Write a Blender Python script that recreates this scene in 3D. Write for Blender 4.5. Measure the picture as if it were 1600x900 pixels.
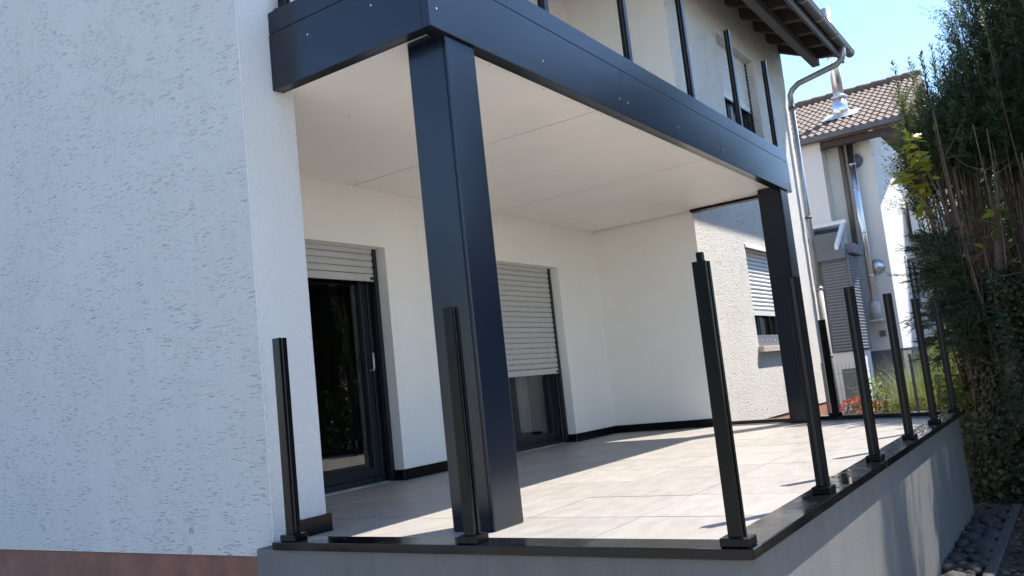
import bpy, bmesh, math, random
import numpy as np
from mathutils import Vector, Matrix

for o in list(bpy.data.objects):
    bpy.data.objects.remove(o)
scene = bpy.context.scene
COL = scene.collection
rnd = random.Random(7)
RAD = math.radians

# ------------------------------------------------------------------ camera, sky, sun, exposure
PAN, TILT, ROLL, FPX = 0.5844, 0.119, -0.1072, 1328.5
CAM = Vector((-2.6852, -0.9738, 0.5777))
fw = Vector((math.cos(PAN) * math.cos(TILT), math.sin(PAN) * math.cos(TILT), math.sin(TILT)))
r0 = Vector((math.sin(PAN), -math.cos(PAN), 0))
u0 = r0.cross(fw)
cr = math.cos(ROLL) * r0 + math.sin(ROLL) * u0
cu = -math.sin(ROLL) * r0 + math.cos(ROLL) * u0
cam_data = bpy.data.cameras.new('camera')
cam_data.sensor_width = 36.0
cam_data.lens = FPX / 1600 * 36.0
cam_data.clip_start = 0.05
cam_data.clip_end = 3000
cam = bpy.data.objects.new('camera', cam_data)
COL.objects.link(cam)
m3 = Matrix((cr, cu, -fw)).transposed()
cam.matrix_world = Matrix.Translation(CAM) @ m3.to_4x4()
scene.camera = cam

SUN = Vector((0.52, -0.335, 0.98)).normalized()
elev = math.asin(SUN.z)
azim = math.atan2(SUN.x, SUN.y)
world = bpy.data.worlds.new('World')
scene.world = world
world.use_nodes = True
wn = world.node_tree.nodes
wl = world.node_tree.links
bg = wn['Background']
sky = wn.new('ShaderNodeTexSky')
sky.sky_type = 'NISHITA'
sky.sun_disc = False
sky.sun_elevation = elev
sky.sun_rotation = azim
sky.altitude = 100
sky.air_density = 1.0
sky.dust_density = 0.0
sky.ozone_density = 4.0
wl.new(sky.outputs['Color'], bg.inputs['Color'])
bg.inputs['Strength'].default_value = 0.105

sun_data = bpy.data.lights.new('sun', 'SUN')
sun_data.energy = 3.1
sun_data.angle = RAD(0.53)
sun_data.color = (1.0, 0.935, 0.855)
sun = bpy.data.objects.new('sun', sun_data)
COL.objects.link(sun)
sun.location = (8, -6, 14)
sun.rotation_euler = (-SUN).to_track_quat('-Z', 'Y').to_euler()

scene.view_settings.view_transform = 'Standard'
scene.view_settings.look = 'None'
scene.view_settings.gamma = 1.0
scene.view_settings.exposure = 1.75
scene.view_settings.use_curve_mapping = False
scene.render.engine = 'CYCLES'
scene.cycles.max_bounces = 10
scene.cycles.transparent_max_bounces = 16

# ------------------------------------------------------------------ materials
def new_mat(name):
    m = bpy.data.materials.new(name)
    m.use_nodes = True
    nt = m.node_tree
    b = nt.nodes['Principled BSDF']
    return m, nt, b

def node(nt, kind, **kw):
    n = nt.nodes.new(kind)
    for k, v in kw.items():
        setattr(n, k, v)
    return n

def ramp(nt, src, p0, c0, p1, c1):
    r = node(nt, 'ShaderNodeValToRGB')
    e = r.color_ramp.elements
    e[0].position, e[1].position = p0, p1
    e[0].color = c0 if len(c0) == 4 else (*c0, 1)
    e[1].color = c1 if len(c1) == 4 else (*c1, 1)
    nt.links.new(src, r.inputs[0])
    return r

def noise(nt, vec, scale, detail=3, rough=0.55):
    n = node(nt, 'ShaderNodeTexNoise')
    n.inputs['Scale'].default_value = scale
    n.inputs['Detail'].default_value = detail
    n.inputs['Roughness'].default_value = rough
    if vec is not None:
        nt.links.new(vec, n.inputs['Vector'])
    return n

def mathn(nt, op, a, b=None, clamp=False):
    n = node(nt, 'ShaderNodeMath', operation=op, use_clamp=clamp)
    for i, s in enumerate((a, b)):
        if s is None:
            continue
        if isinstance(s, (int, float)):
            n.inputs[i].default_value = s
        else:
            nt.links.new(s, n.inputs[i])
    return n.outputs[0]

def mixc(nt, fac, a, b, blend='MIX'):
    n = node(nt, 'ShaderNodeMix', data_type='RGBA', blend_type=blend)
    if isinstance(fac, (int, float)):
        n.inputs[0].default_value = fac
    else:
        nt.links.new(fac, n.inputs[0])
    for i, s in ((6, a), (7, b)):
        if isinstance(s, tuple):
            n.inputs[i].default_value = s if len(s) == 4 else (*s, 1)
        else:
            nt.links.new(s, n.inputs[i])
    return n.outputs[2]

def bump(nt, h, strength, dist, bsdf, prev=None):
    b = node(nt, 'ShaderNodeBump')
    b.inputs['Strength'].default_value = strength
    b.inputs['Distance'].default_value = dist
    nt.links.new(h, b.inputs['Height'])
    if prev:
        nt.links.new(prev, b.inputs['Normal'])
    nt.links.new(b.outputs[0], bsdf.inputs['Normal'])
    return b.outputs[0]

def simple(name, col, rough=0.5, metal=0.0, var=0.0, vscale=8.0, bmp=0.0, bscale=80, spec=0.5, coat=0.0):
    m, nt, b = new_mat(name)
    tc = node(nt, 'ShaderNodeTexCoord')
    b.inputs['Roughness'].default_value = rough
    b.inputs['Metallic'].default_value = metal
    b.inputs['Specular IOR Level'].default_value = spec
    b.inputs['Coat Weight'].default_value = coat
    if var > 0:
        n = noise(nt, tc.outputs['Object'], vscale, 4)
        lo = tuple(c * (1 - var) for c in col)
        hi = tuple(min(1, c * (1 + var)) for c in col)
        r = ramp(nt, n.outputs[0], 0.3, lo, 0.7, hi)
        nt.links.new(r.outputs[0], b.inputs['Base Color'])
        rr = ramp(nt, n.outputs[0], 0.3, (rough * 0.85,) * 3, 0.7, (min(1, rough * 1.15),) * 3)
        nt.links.new(rr.outputs[0], b.inputs['Roughness'])
    else:
        b.inputs['Base Color'].default_value = (*col, 1)
    if bmp > 0:
        n2 = noise(nt, tc.outputs['Object'], bscale, 3)
        bump(nt, n2.outputs[0], bmp, 0.004, b)
    return m

def rough_plaster(name, col, sx, sz, groove_shade=0.35, streak_cut=0.5, wobz=0.012, bd=0.008):
    """white scratch render: short grooves dragged mostly along the wall, groove shade painted into the colour"""
    m, nt, b = new_mat(name)
    tc = node(nt, 'ShaderNodeTexCoord')
    P = tc.outputs['Object']
    wob = noise(nt, P, 9, 2)
    add = node(nt, 'ShaderNodeVectorMath', operation='MULTIPLY_ADD')
    nt.links.new(wob.outputs['Color'], add.inputs[0])
    add.inputs[1].default_value = (0.012, 0.012, wobz)
    nt.links.new(P, add.inputs[2])
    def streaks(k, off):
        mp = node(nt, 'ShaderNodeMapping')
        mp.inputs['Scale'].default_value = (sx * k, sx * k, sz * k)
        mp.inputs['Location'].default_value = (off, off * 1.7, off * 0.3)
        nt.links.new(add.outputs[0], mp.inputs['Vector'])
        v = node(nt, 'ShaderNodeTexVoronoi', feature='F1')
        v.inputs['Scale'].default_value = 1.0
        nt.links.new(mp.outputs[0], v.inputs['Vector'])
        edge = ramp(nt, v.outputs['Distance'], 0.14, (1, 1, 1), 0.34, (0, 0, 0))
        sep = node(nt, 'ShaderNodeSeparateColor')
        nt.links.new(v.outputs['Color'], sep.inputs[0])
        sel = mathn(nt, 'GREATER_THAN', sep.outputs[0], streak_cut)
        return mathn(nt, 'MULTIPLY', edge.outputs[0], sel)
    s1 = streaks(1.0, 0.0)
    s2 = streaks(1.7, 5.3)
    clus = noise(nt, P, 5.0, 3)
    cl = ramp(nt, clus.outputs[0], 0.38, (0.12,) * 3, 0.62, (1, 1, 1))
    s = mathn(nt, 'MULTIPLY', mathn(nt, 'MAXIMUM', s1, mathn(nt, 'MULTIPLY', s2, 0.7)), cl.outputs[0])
    grain = noise(nt, P, 260, 3)
    lumps = noise(nt, P, 38, 4)
    h = mathn(nt, 'SUBTRACT', mathn(nt, 'ADD', mathn(nt, 'MULTIPLY', grain.outputs[0], 0.35), mathn(nt, 'MULTIPLY', lumps.outputs[0], 0.5)), s)
    bump(nt, h, 0.9, bd, b)
    big = noise(nt, P, 1.1, 4)
    c0 = ramp(nt, big.outputs[0], 0.3, tuple(c * 0.93 for c in col), 0.7, col)
    c = mixc(nt, mathn(nt, 'MULTIPLY', s, groove_shade), c0.outputs[0], tuple(c * 0.42 for c in col))  # darkens the grooves in colour, standing in for the shade inside them
    mpz = node(nt, 'ShaderNodeMapping')
    mpz.inputs['Scale'].default_value = (5.0, 5.0, 0.55)
    nt.links.new(P, mpz.inputs['Vector'])
    sn = noise(nt, mpz.outputs[0], 1.6, 5, 0.65)
    sr = ramp(nt, sn.outputs[0], 0.36, (0.97, 0.97, 0.97), 0.62, (1, 1, 1))
    c = mixc(nt, 1.0, c, sr.outputs[0], 'MULTIPLY')
    nt.links.new(c, b.inputs['Base Color'])
    b.inputs['Roughness'].default_value = 0.9
    b.inputs['Specular IOR Level'].default_value = 0.2
    return m

def fine_plaster(name, col, scale=190, strength=0.35, bd=0.004, stain=0.99):
    m, nt, b = new_mat(name)
    tc = node(nt, 'ShaderNodeTexCoord')
    P = tc.outputs['Object']
    g = noise(nt, P, scale, 3, 0.6)
    l = noise(nt, P, 30, 3)
    h = mathn(nt, 'ADD', g.outputs[0], mathn(nt, 'MULTIPLY', l.outputs[0], 0.3))
    bump(nt, h, strength, bd, b)
    big = noise(nt, P, 1.4, 4)
    c0 = ramp(nt, big.outputs[0], 0.3, tuple(c * 0.95 for c in col), 0.7, col)
    mpz = node(nt, 'ShaderNodeMapping')
    mpz.inputs['Scale'].default_value = (5.0, 5.0, 0.55)
    nt.links.new(P, mpz.inputs['Vector'])
    sn = noise(nt, mpz.outputs[0], 1.6, 5, 0.65)
    sr = ramp(nt, sn.outputs[0], 0.36, (stain, stain, stain), 0.56, (1, 1, 1))
    nt.links.new(mixc(nt, 1.0, c0.outputs[0], sr.outputs[0], 'MULTIPLY'), b.inputs['Base Color'])
    b.inputs['Roughness'].default_value = 0.92
    b.inputs['Specular IOR Level'].default_value = 0.2
    return m

def coated_metal(name, col, rough=0.34, ior=1.5, coat=0.0):
    m, nt, b = new_mat(name)
    tc = node(nt, 'ShaderNodeTexCoord')
    P = tc.outputs['Object']
    n = noise(nt, P, 6, 4)
    b.inputs['Roughness'].default_value = rough
    d = noise(nt, P, 2.3, 5)
    c0 = ramp(nt, d.outputs[0], 0.35, col, 0.8, tuple(c * 1.12 + 0.001 for c in col))
    nt.links.new(c0.outputs[0], b.inputs['Base Color'])
    b.inputs['IOR'].default_value = ior
    b.inputs['Coat Weight'].default_value = coat
    b.inputs['Coat Roughness'].default_value = 0.25
    return m

def glass_mat(name, tint=(0.75, 0.8, 0.82), refl=1.0):
    m, nt, b = new_mat(name)
    nt.nodes.remove(b)
    out = nt.nodes['Material Output']
    gl = node(nt, 'ShaderNodeBsdfGlossy')
    gl.inputs['Roughness'].default_value = 0.0
    gl.inputs['Color'].default_value = (0.95, 0.97, 1, 1)
    tr = node(nt, 'ShaderNodeBsdfTransparent')
    tr.inputs['Color'].default_value = (*tint, 1)
    fr = node(nt, 'ShaderNodeFresnel')
    fr.inputs['IOR'].default_value = 1.6
    f2 = mathn(nt, 'MULTIPLY', fr.outputs[0], 1.7 * refl, clamp=True)
    mx = node(nt, 'ShaderNodeMixShader')
    nt.links.new(f2, mx.inputs[0])
    nt.links.new(tr.outputs[0], mx.inputs[1])
    nt.links.new(gl.outputs[0], mx.inputs[2])
    nt.links.new(mx.outputs[0], out.inputs['Surface'])
    return m

def leaf_mat(name, c0, c1, trans=0.25, rough=0.5, scale=3.0):
    m, nt, b = new_mat(name)
    tc = node(nt, 'ShaderNodeTexCoord')
    n = noise(nt, tc.outputs['Object'], scale, 3)
    n2 = noise(nt, tc.outputs['Object'], scale * 14, 2)
    f = mathn(nt, 'ADD', mathn(nt, 'MULTIPLY', n.outputs[0], 0.6), mathn(nt, 'MULTIPLY', n2.outputs[0], 0.4))
    r = ramp(nt, f, 0.38, c0, 0.62, c1)
    nt.links.new(r.outputs[0], b.inputs['Base Color'])
    b.inputs['Roughness'].default_value = rough
    b.inputs['Specular IOR Level'].default_value = 0.4
    out = nt.nodes['Material Output']
    tl = node(nt, 'ShaderNodeBsdfTranslucent')
    g = mixc(nt, 0.5, r.outputs[0], (c1[0] * 1.6, c1[1] * 1.6, c1[2] * 0.6))
    nt.links.new(g, tl.inputs['Color'])
    mx = node(nt, 'ShaderNodeMixShader')
    mx.inputs[0].default_value = trans
    nt.links.new(b.outputs[0], mx.inputs[1])
    nt.links.new(tl.outputs[0], mx.inputs[2])
    nt.links.new(mx.outputs[0], out.inputs['Surface'])
    return m

def granite(name):
    m, nt, b = new_mat(name)
    tc = node(nt, 'ShaderNodeTexCoord')
    P = tc.outputs['Object']
    n = noise(nt, P, 240, 2)
    c = ramp(nt, n.outputs[0], 0.45, (0.003, 0.0035, 0.004), 0.8, (0.014, 0.0145, 0.016))
    b.inputs['IOR'].default_value = 1.38
    nt.links.new(c.outputs[0], b.inputs['Base Color'])
    d = noise(nt, P, 7, 5, 0.65)
    rr = ramp(nt, d.outputs[0], 0.42, (0.06,) * 3, 0.68, (0.3,) * 3)
    nt.links.new(rr.outputs[0], b.inputs['Roughness'])
    return m

def tile_mat(name):
    m, nt, b = new_mat(name)
    tc = node(nt, 'ShaderNodeTexCoord')
    geo = node(nt, 'ShaderNodeObjectInfo')
    P = tc.outputs['Object']
    mp = node(nt, 'ShaderNodeMapping')
    mp.inputs['Scale'].default_value = (1.0, 2.6, 1.0)
    nt.links.new(P, mp.inputs['Vector'])
    off = node(nt, 'ShaderNodeVectorMath', operation='ADD')
    nt.links.new(mp.outputs[0], off.inputs[0])
    k = mathn(nt, 'MULTIPLY', geo.outputs['Random'], 40.0)
    nt.links.new(k, off.inputs[1])
    n = noise(nt, off.outputs[0], 5, 6, 0.62)
    n2 = noise(nt, off.outputs[0], 70, 3)
    f = mathn(nt, 'ADD', mathn(nt, 'MULTIPLY', n.outputs[0], 0.75), mathn(nt, 'MULTIPLY', n2.outputs[0], 0.25))
    c = ramp(nt, f, 0.32, (0.305, 0.280, 0.250), 0.68, (0.352, 0.325, 0.292))
    tone = mathn(nt, 'ADD', mathn(nt, 'MULTIPLY', geo.outputs['Random'], 0.13), 0.92)
    hs = node(nt, 'ShaderNodeHueSaturation')
    nt.links.new(tone, hs.inputs['Value'])
    nt.links.new(c.outputs[0], hs.inputs['Color'])
    nt.links.new(hs.outputs[0], b.inputs['Base Color'])
    rr = ramp(nt, n.outputs[0], 0.35, (0.38,) * 3, 0.7, (0.55,) * 3)
    nt.links.new(rr.outputs[0], b.inputs['Roughness'])
    bump(nt, n2.outputs[0], 0.12, 0.002, b)
    return m

def ground_mat(name):
    m, nt, b = new_mat(name)
    tc = node(nt, 'ShaderNodeTexCoord')
    P = tc.outputs['Object']
    n = noise(nt, P, 3, 6, 0.65)
    n2 = noise(nt, P, 45, 4, 0.7)
    f = mathn(nt, 'ADD', mathn(nt, 'MULTIPLY', n.outputs[0], 0.5), mathn(nt, 'MULTIPLY', n2.outputs[0], 0.5))
    c = ramp(nt, f, 0.35, (0.03, 0.022, 0.016), 0.65, (0.085, 0.065, 0.045))
    nt.links.new(c.outputs[0], b.inputs['Base Color'])
    b.inputs['Roughness'].default_value = 0.95
    bump(nt, n2.outputs[0], 0.8, 0.03, b)
    return m

M = {}
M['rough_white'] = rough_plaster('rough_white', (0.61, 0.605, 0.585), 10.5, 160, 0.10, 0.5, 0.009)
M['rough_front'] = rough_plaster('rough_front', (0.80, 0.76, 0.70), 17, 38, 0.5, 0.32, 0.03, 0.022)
M['fine_white'] = fine_plaster('fine_white', (0.80, 0.79, 0.765), 95, 1.0, 0.012)
M['fine_cream'] = fine_plaster('fine_cream', (0.87, 0.835, 0.775), 150, 0.5)
M['ceiling'] = simple('ceiling', (0.89, 0.85, 0.785), 0.45, var=0.03, vscale=2)
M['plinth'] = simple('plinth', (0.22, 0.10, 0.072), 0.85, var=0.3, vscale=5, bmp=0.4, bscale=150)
M['plinth_sunlit'] = simple('plinth_sunlit', (0.42, 0.19, 0.12), 0.85, var=0.15, vscale=5, bmp=0.4, bscale=150)  # sunlit copy of the plinth, its lighter tone painted into the colour
M['fascia'] = coated_metal('fascia', (0.0017, 0.0050, 0.0135), 0.24, 1.56)
M['black'] = coated_metal('black', (0.002, 0.0022, 0.0028), 0.25, 1.33)
M['frame'] = coated_metal('frame', (0.009, 0.012, 0.016), 0.4)
M['granite'] = granite('granite')
M['grey_wall'] = fine_plaster('grey_wall', (0.150, 0.150, 0.146), 160, 0.6, 0.006, 0.90)
M['tile'] = tile_mat('tile')
M['grout'] = simple('grout', (0.06, 0.055, 0.048), 0.95)
M['slat'] = simple('slat', (0.50, 0.485, 0.455), 0.45, var=0.04, vscale=4)
M['slat_white'] = simple('slat_white', (0.72, 0.72, 0.71), 0.45, var=0.03, vscale=4)
M['slat_grey'] = simple('slat_grey', (0.16, 0.17, 0.19), 0.45, var=0.06, vscale=4)
M['box_grey'] = simple('box_grey', (0.13, 0.14, 0.17), 0.5, var=0.06)
M['glass'] = glass_mat('glass')
M['room'] = simple('room', (0.20, 0.17, 0.15), 0.9, var=0.1)
M['curtain'] = simple('curtain', (0.42, 0.40, 0.38), 0.95, var=0.06, vscale=12)
M['steel'] = simple('steel', (0.78, 0.79, 0.80), 0.3, metal=1.0, var=0.06, vscale=5)
M['zinc'] = simple('zinc', (0.52, 0.53, 0.54), 0.45, metal=0.6, var=0.16, vscale=4)
M['zinc_dark'] = simple('zinc_dark', (0.16, 0.155, 0.15), 0.5, metal=0.6, var=0.2, vscale=6)
M['wood'] = simple('wood', (0.062, 0.045, 0.042), 0.7, var=0.3, vscale=14, bmp=0.3, bscale=60)
M['wood_grey'] = simple('wood_grey', (0.12, 0.11, 0.105), 0.7, var=0.2, vscale=10, bmp=0.2, bscale=60)
M['roof_tile'] = simple('roof_tile', (0.125, 0.085, 0.066), 0.75, var=0.22, vscale=9, bmp=0.3, bscale=120)
M['stone_sill'] = simple('stone_sill', (0.52, 0.43, 0.36), 0.7, var=0.15, vscale=25)
M['pvc_white'] = simple('pvc_white', (0.78, 0.78, 0.77), 0.4, var=0.03)
M['beige_pipe'] = simple('beige_pipe', (0.44, 0.40, 0.36), 0.6, var=0.12, vscale=6)
M['brown_pipe'] = simple('brown_pipe', (0.17, 0.14, 0.12), 0.55, var=0.12, vscale=6)
M['neigh_cream'] = fine_plaster('neigh_cream', (0.80, 0.765, 0.71), 90, 0.25)
M['neigh_white'] = fine_plaster('neigh_white', (0.74, 0.74, 0.73), 90, 0.25)
M['neigh_plinth'] = simple('neigh_plinth', (0.17, 0.175, 0.19), 0.85, var=0.1)
M['wrap'] = simple('wrap', (0.55, 0.52, 0.47), 0.6, var=0.3, vscale=30, bmp=0.5, bscale=40)
M['ground'] = ground_mat('ground')
M['bounce_paving'] = simple('bounce_paving', (0.30, 0.28, 0.255), 0.9, var=0.12, vscale=3)
M['deck'] = simple('deck', (0.48, 0.45, 0.41), 0.7, var=0.08, vscale=3)
M['chip'] = simple('chip', (0.40, 0.375, 0.34), 0.95, var=0.3, vscale=60, bmp=0.8, bscale=120)
M['stone'] = simple('stone', (0.036, 0.033, 0.030), 0.8, var=0.35, vscale=9, bmp=0.3, bscale=60)
M['concrete'] = simple('concrete', (0.075, 0.066, 0.058), 0.9, var=0.25, vscale=9, bmp=0.5, bscale=70)
M['yew'] = leaf_mat('yew', (0.040, 0.064, 0.032), (0.115, 0.155, 0.068), 0.42, 0.45)
M['cypress'] = leaf_mat('cypress', (0.030, 0.055, 0.034), (0.075, 0.115, 0.06), 0.2, 0.55)
M['ivy'] = leaf_mat('ivy', (0.020, 0.034, 0.018), (0.085, 0.095, 0.042), 0.15, 0.5)
M['laurel'] = leaf_mat('laurel', (0.20, 0.25, 0.03), (0.48, 0.44, 0.06), 0.5, 0.35)
M['limegreen'] = leaf_mat('limegreen', (0.12, 0.17, 0.04), (0.25, 0.29, 0.08), 0.35, 0.5)
M['grass'] = leaf_mat('grass', (0.09, 0.12, 0.04), (0.22, 0.25, 0.10), 0.35, 0.5)
M['dead_leaf'] = leaf_mat('dead_leaf', (0.07, 0.045, 0.025), (0.19, 0.13, 0.075), 0.1, 0.8, 20)
M['bark'] = simple('bark', (0.20, 0.135, 0.10), 0.9, var=0.35, vscale=16, bmp=0.6, bscale=60)
M['red_flower'] = leaf_mat('red_flower', (0.55, 0.03, 0.03), (0.75, 0.06, 0.05), 0.3)
M['orange_flower'] = leaf_mat('orange_flower', (0.65, 0.25, 0.03), (0.8, 0.4, 0.06), 0.3)
M['wire'] = simple('wire', (0.22, 0.22, 0.22), 0.5, metal=0.7)
M['water'] = simple('water', (0.02, 0.02, 0.02), 0.02, spec=0.6)
M['dark_roof'] = simple('dark_roof', (0.20, 0.13, 0.10), 0.8, var=0.2)

# ------------------------------------------------------------------ mesh helpers
class G:
    """collects polygons in world metres; make() turns them into ONE mesh object"""
    def __init__(self):
        self.v, self.f = [], []
    def poly(self, pts):
        n = len(self.v)
        self.v += [tuple(p) for p in pts]
        self.f.append(tuple(range(n, n + len(pts))))
        return self
    def mesh(self, vs, fs):
        n = len(self.v)
        self.v += [tuple(p) for p in vs]
        self.f += [tuple(i + n for i in f) for f in fs]
        return self
    def box(self, x0, x1, y0, y1, z0, z1):
        vs = [(x0, y0, z0), (x1, y0, z0), (x1, y1, z0), (x0, y1, z0), (x0, y0, z1), (x1, y0, z1), (x1, y1, z1), (x0, y1, z1)]
        return self.mesh(vs, [(0, 3, 2, 1), (4, 5, 6, 7), (0, 1, 5, 4), (1, 2, 6, 5), (2, 3, 7, 6), (3, 0, 4, 7)])
    def prism(self, pts, vec):
        """closed prism: polygon pts (3D, planar) swept by vec"""
        n = len(pts)
        vec = Vector(vec)
        a = [Vector(p) for p in pts]
        nrm = Vector((0, 0, 0))
        for i in range(n):
            nrm += a[i].cross(a[(i + 1) % n])
        if nrm.dot(vec) < 0:
            a.reverse()
        b = [p + vec for p in a]
        fs = [tuple(reversed(range(n))), tuple(range(n, 2 * n))]
        for i in range(n):
            j = (i + 1) % n
            fs.append((i, j, n + j, n + i))
        return self.mesh(a + b, fs)
    def tube(self, path, rads, n=10, cap=True):
        path = [Vector(p) for p in path]
        if isinstance(rads, (int, float)):
            rads = [rads] * len(path)
        rings = []
        prev = None
        for i, p in enumerate(path):
            t = (path[min(i + 1, len(path) - 1)] - path[max(i - 1, 0)]).normalized()
            if prev is None:
                ref = Vector((0, 0, 1)) if abs(t.z) < 0.9 else Vector((1, 0, 0))
                u = t.cross(ref).normalized()
            else:
                u = (prev - t * prev.dot(t)).normalized()
            prev = u
            w = t.cross(u)
            rings.append([p + (u * math.cos(2 * math.pi * k / n) + w * math.sin(2 * math.pi * k / n)) * rads[i] for k in range(n)])
        vs = [q for r in rings for q in r]
        fs = []
        for i in range(len(path) - 1):
            for k in range(n):
                k2 = (k + 1) % n
                fs.append((i * n + k, i * n + k2, (i + 1) * n + k2, (i + 1) * n + k))
        if cap:
            fs.append(tuple(reversed(range(n))))
            fs.append(tuple((len(path) - 1) * n + k for k in range(n)))
        return self.mesh(vs, fs)

def link(o, parent):
    COL.objects.link(o)
    if parent is not None:
        o.parent = parent
    return o

def wloc(o):
    p = Vector(o.location)
    while o.parent:
        o = o.parent
        p += Vector(o.location)
    return p

def make(g, name, mat, parent=None, bevel=0.0, smooth=False, origin=None, kind=None):
    me = bpy.data.meshes.new(name)
    base = wloc(parent) if parent is not None else Vector((0, 0, 0))
    org = Vector(origin) if origin is not None else base
    me.from_pydata([tuple(Vector(p) - org) for p in g.v], [], g.f)
    me.update()
    if bevel > 0:
        bm = bmesh.new()
        bm.from_mesh(me)
        bmesh.ops.remove_doubles(bm, verts=bm.verts, dist=1e-5)
        es = [e for e in bm.edges if len(e.link_faces) == 2 and e.calc_face_angle(0) > 0.5]
        bmesh.ops.bevel(bm, geom=es, offset=bevel, segments=2, profile=0.5, affect='EDGES', clamp_overlap=True)
        bm.to_mesh(me)
        bm.free()
    me.materials.append(M[mat])
    if smooth:
        me.polygons.foreach_set('use_smooth', [True] * len(me.polygons))
    o = bpy.data.objects.new(name, me)
    o.location = org - base
    link(o, parent)
    if kind:
        o['kind'] = kind
    return o

def thing(name, label, cat, loc, group=None):
    o = bpy.data.objects.new(name, None)
    o.empty_display_size = 0.2
    o.location = loc
    COL.objects.link(o)
    o['label'] = label
    o['category'] = cat
    if group:
        o['group'] = group
    return o

def copy_obj(o, parent, loc, rot=None):
    c = o.copy()
    COL.objects.link(c)
    c.parent = parent
    c.location = loc
    if rot is not None:
        c.rotation_euler = rot
    return c

# ------------------------------------------------------------------ key dimensions (metres; z = 0 is the top of the terrace coping)
GZ = -0.93                       # garden ground
FZ = -0.045                      # terrace floor
WY, BY = 2.44, 3.72              # house front, back wall of the recess
XG, XS, XW, XEND = 0.147, 0.497, 6.27, 11.1
ZB, ZC = 2.31, 2.345             # underside of balcony edge, balcony ceiling
XB, YB, XE = 0.352, 1.336, 6.29
C1X, C1Y, CS = 0.483, 1.353, 0.239
P_FAR = [(5.66, 0.0), (6.16, 1.35), (6.34, WY)]

# ------------------------------------------------------------------ ground
g = G()
g.poly([(-150, -150, GZ), (250, -150, GZ), (250, 150, GZ), (-150, 150, GZ)])
make(g, 'ground', 'ground', kind='structure')
g = G().poly([(-40, -30, GZ + .004), (2.5, -30, GZ + .004), (2.5, 30, GZ + .004), (-40, 30, GZ + .004)])
make(g, 'bounce_sheet', 'bounce_paving', kind='structure')  # unseen pale sheet added to bounce sunlight onto gable and ceiling

# ------------------------------------------------------------------ house
house = thing('house', 'white rendered house with a recessed ground floor loggia and brown plinth', 'house', (XG, WY, GZ))
HZ = 5.72                        # wall plate at the front
SL = 0.45                        # roof slope
RY = 6.9                         # ridge
def roof_z(y):
    return HZ + SL * (min(y, 2 * RY - y) - WY)

g = G()                          # near gable wall, rough render
g.prism([(XG, WY + 0.003, -0.1), (XG, 11.36, -0.1), (XG, 11.36, roof_z(11.36)), (XG, RY, roof_z(RY)), (XG, WY + 0.003, roof_z(WY))], (0.16, 0, 0))
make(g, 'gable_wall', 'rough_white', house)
g = G().box(XG + 0.004, XS, WY, BY + 0.2, -0.10, HZ)
make(g, 'corner_pier', 'fine_white', house)
bead = []
for i in range(141):
    z = -0.04 + i * 0.04
    bead.append((XG + 0.0015 + rnd.uniform(-0.0012, 0.0012), WY + 0.0015, z))
make(G().tube(bead, 0.0045, 6), 'corner_bead', 'fine_white', house, smooth=True)
make(G().box(XG + 0.012, XG + 0.2, WY + 0.02, 11.34, GZ - 0.1, -0.1), 'plinth', 'plinth', house)
make(G().box(6.5, XEND - 0.012, WY + 0.012, WY + 0.25, GZ - 0.1, -0.1), 'plinth', 'plinth_sunlit', house)
make(G().box(XEND - 0.25, XEND - 0.012, WY + 0.25, 11.3, GZ - 0.1, -0.1), 'plinth', 'plinth', house)

# spots where the render has chipped near the plinth
for (py, pz, pr_) in [(3.111, -0.072, 0.024), (3.091, 0.021, 0.022), (3.161, -0.02, 0.006), (2.864, -0.069, 0.008)]:
    n_ = 11
    ring = [(XG - 0.0015, py + pr_ * rnd.uniform(.55, 1.1) * math.cos(2 * math.pi * k / n_), pz + pr_ * rnd.uniform(.6, 1.3) * math.sin(2 * math.pi * k / n_)) for k in range(n_)]
    make(G().prism(ring, (0.004, 0, 0)), 'plaster_chip', 'chip', house)

def wall_with_holes(axis, a0, a1, z0, z1, p0, p1, holes):
    """wall slab: runs a0..a1 along axis, p0..p1 thick, rectangular holes (a0,a1,z0,z1)"""
    g = G()
    xs = sorted(set([a0, a1] + [h[0] for h in holes] + [h[1] for h in holes]))
    zs = sorted(set([z0, z1] + [h[2] for h in holes] + [h[3] for h in holes]))
    def solid(i, j):
        if i < 0 or j < 0 or i >= len(xs) - 1 or j >= len(zs) - 1:
            return False
        cx, cz = (xs[i] + xs[i + 1]) / 2, (zs[j] + zs[j + 1]) / 2
        return not any(h[0] < cx < h[1] and h[2] < cz < h[3] for h in holes)
    def pt(a, p, z):
        return (a, p, z) if axis == 'x' else (p, a, z)
    for i in range(len(xs) - 1):
        for j in range(len(zs) - 1):
            if not solid(i, j):
                continue
            A, B, C, D = xs[i], xs[i + 1], zs[j], zs[j + 1]
            g.poly([pt(A, p0, C), pt(B, p0, C), pt(B, p0, D), pt(A, p0, D)])
            g.poly([pt(A, p1, C), pt(A, p1, D), pt(B, p1, D), pt(B, p1, C)])
            if not solid(i - 1, j): g.poly([pt(A, p0, C), pt(A, p0, D), pt(A, p1, D), pt(A, p1, C)])
            if not solid(i + 1, j): g.poly([pt(B, p0, C), pt(B, p1, C), pt(B, p1, D), pt(B, p0, D)])
            if not solid(i, j - 1): g.poly([pt(A, p0, C), pt(A, p1, C), pt(B, p1, C), pt(B, p0, C)])
            if not solid(i, j + 1): g.poly([pt(A, p0, D), pt(B, p0, D), pt(B, p1, D), pt(A, p1, D)])
    return g

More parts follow.
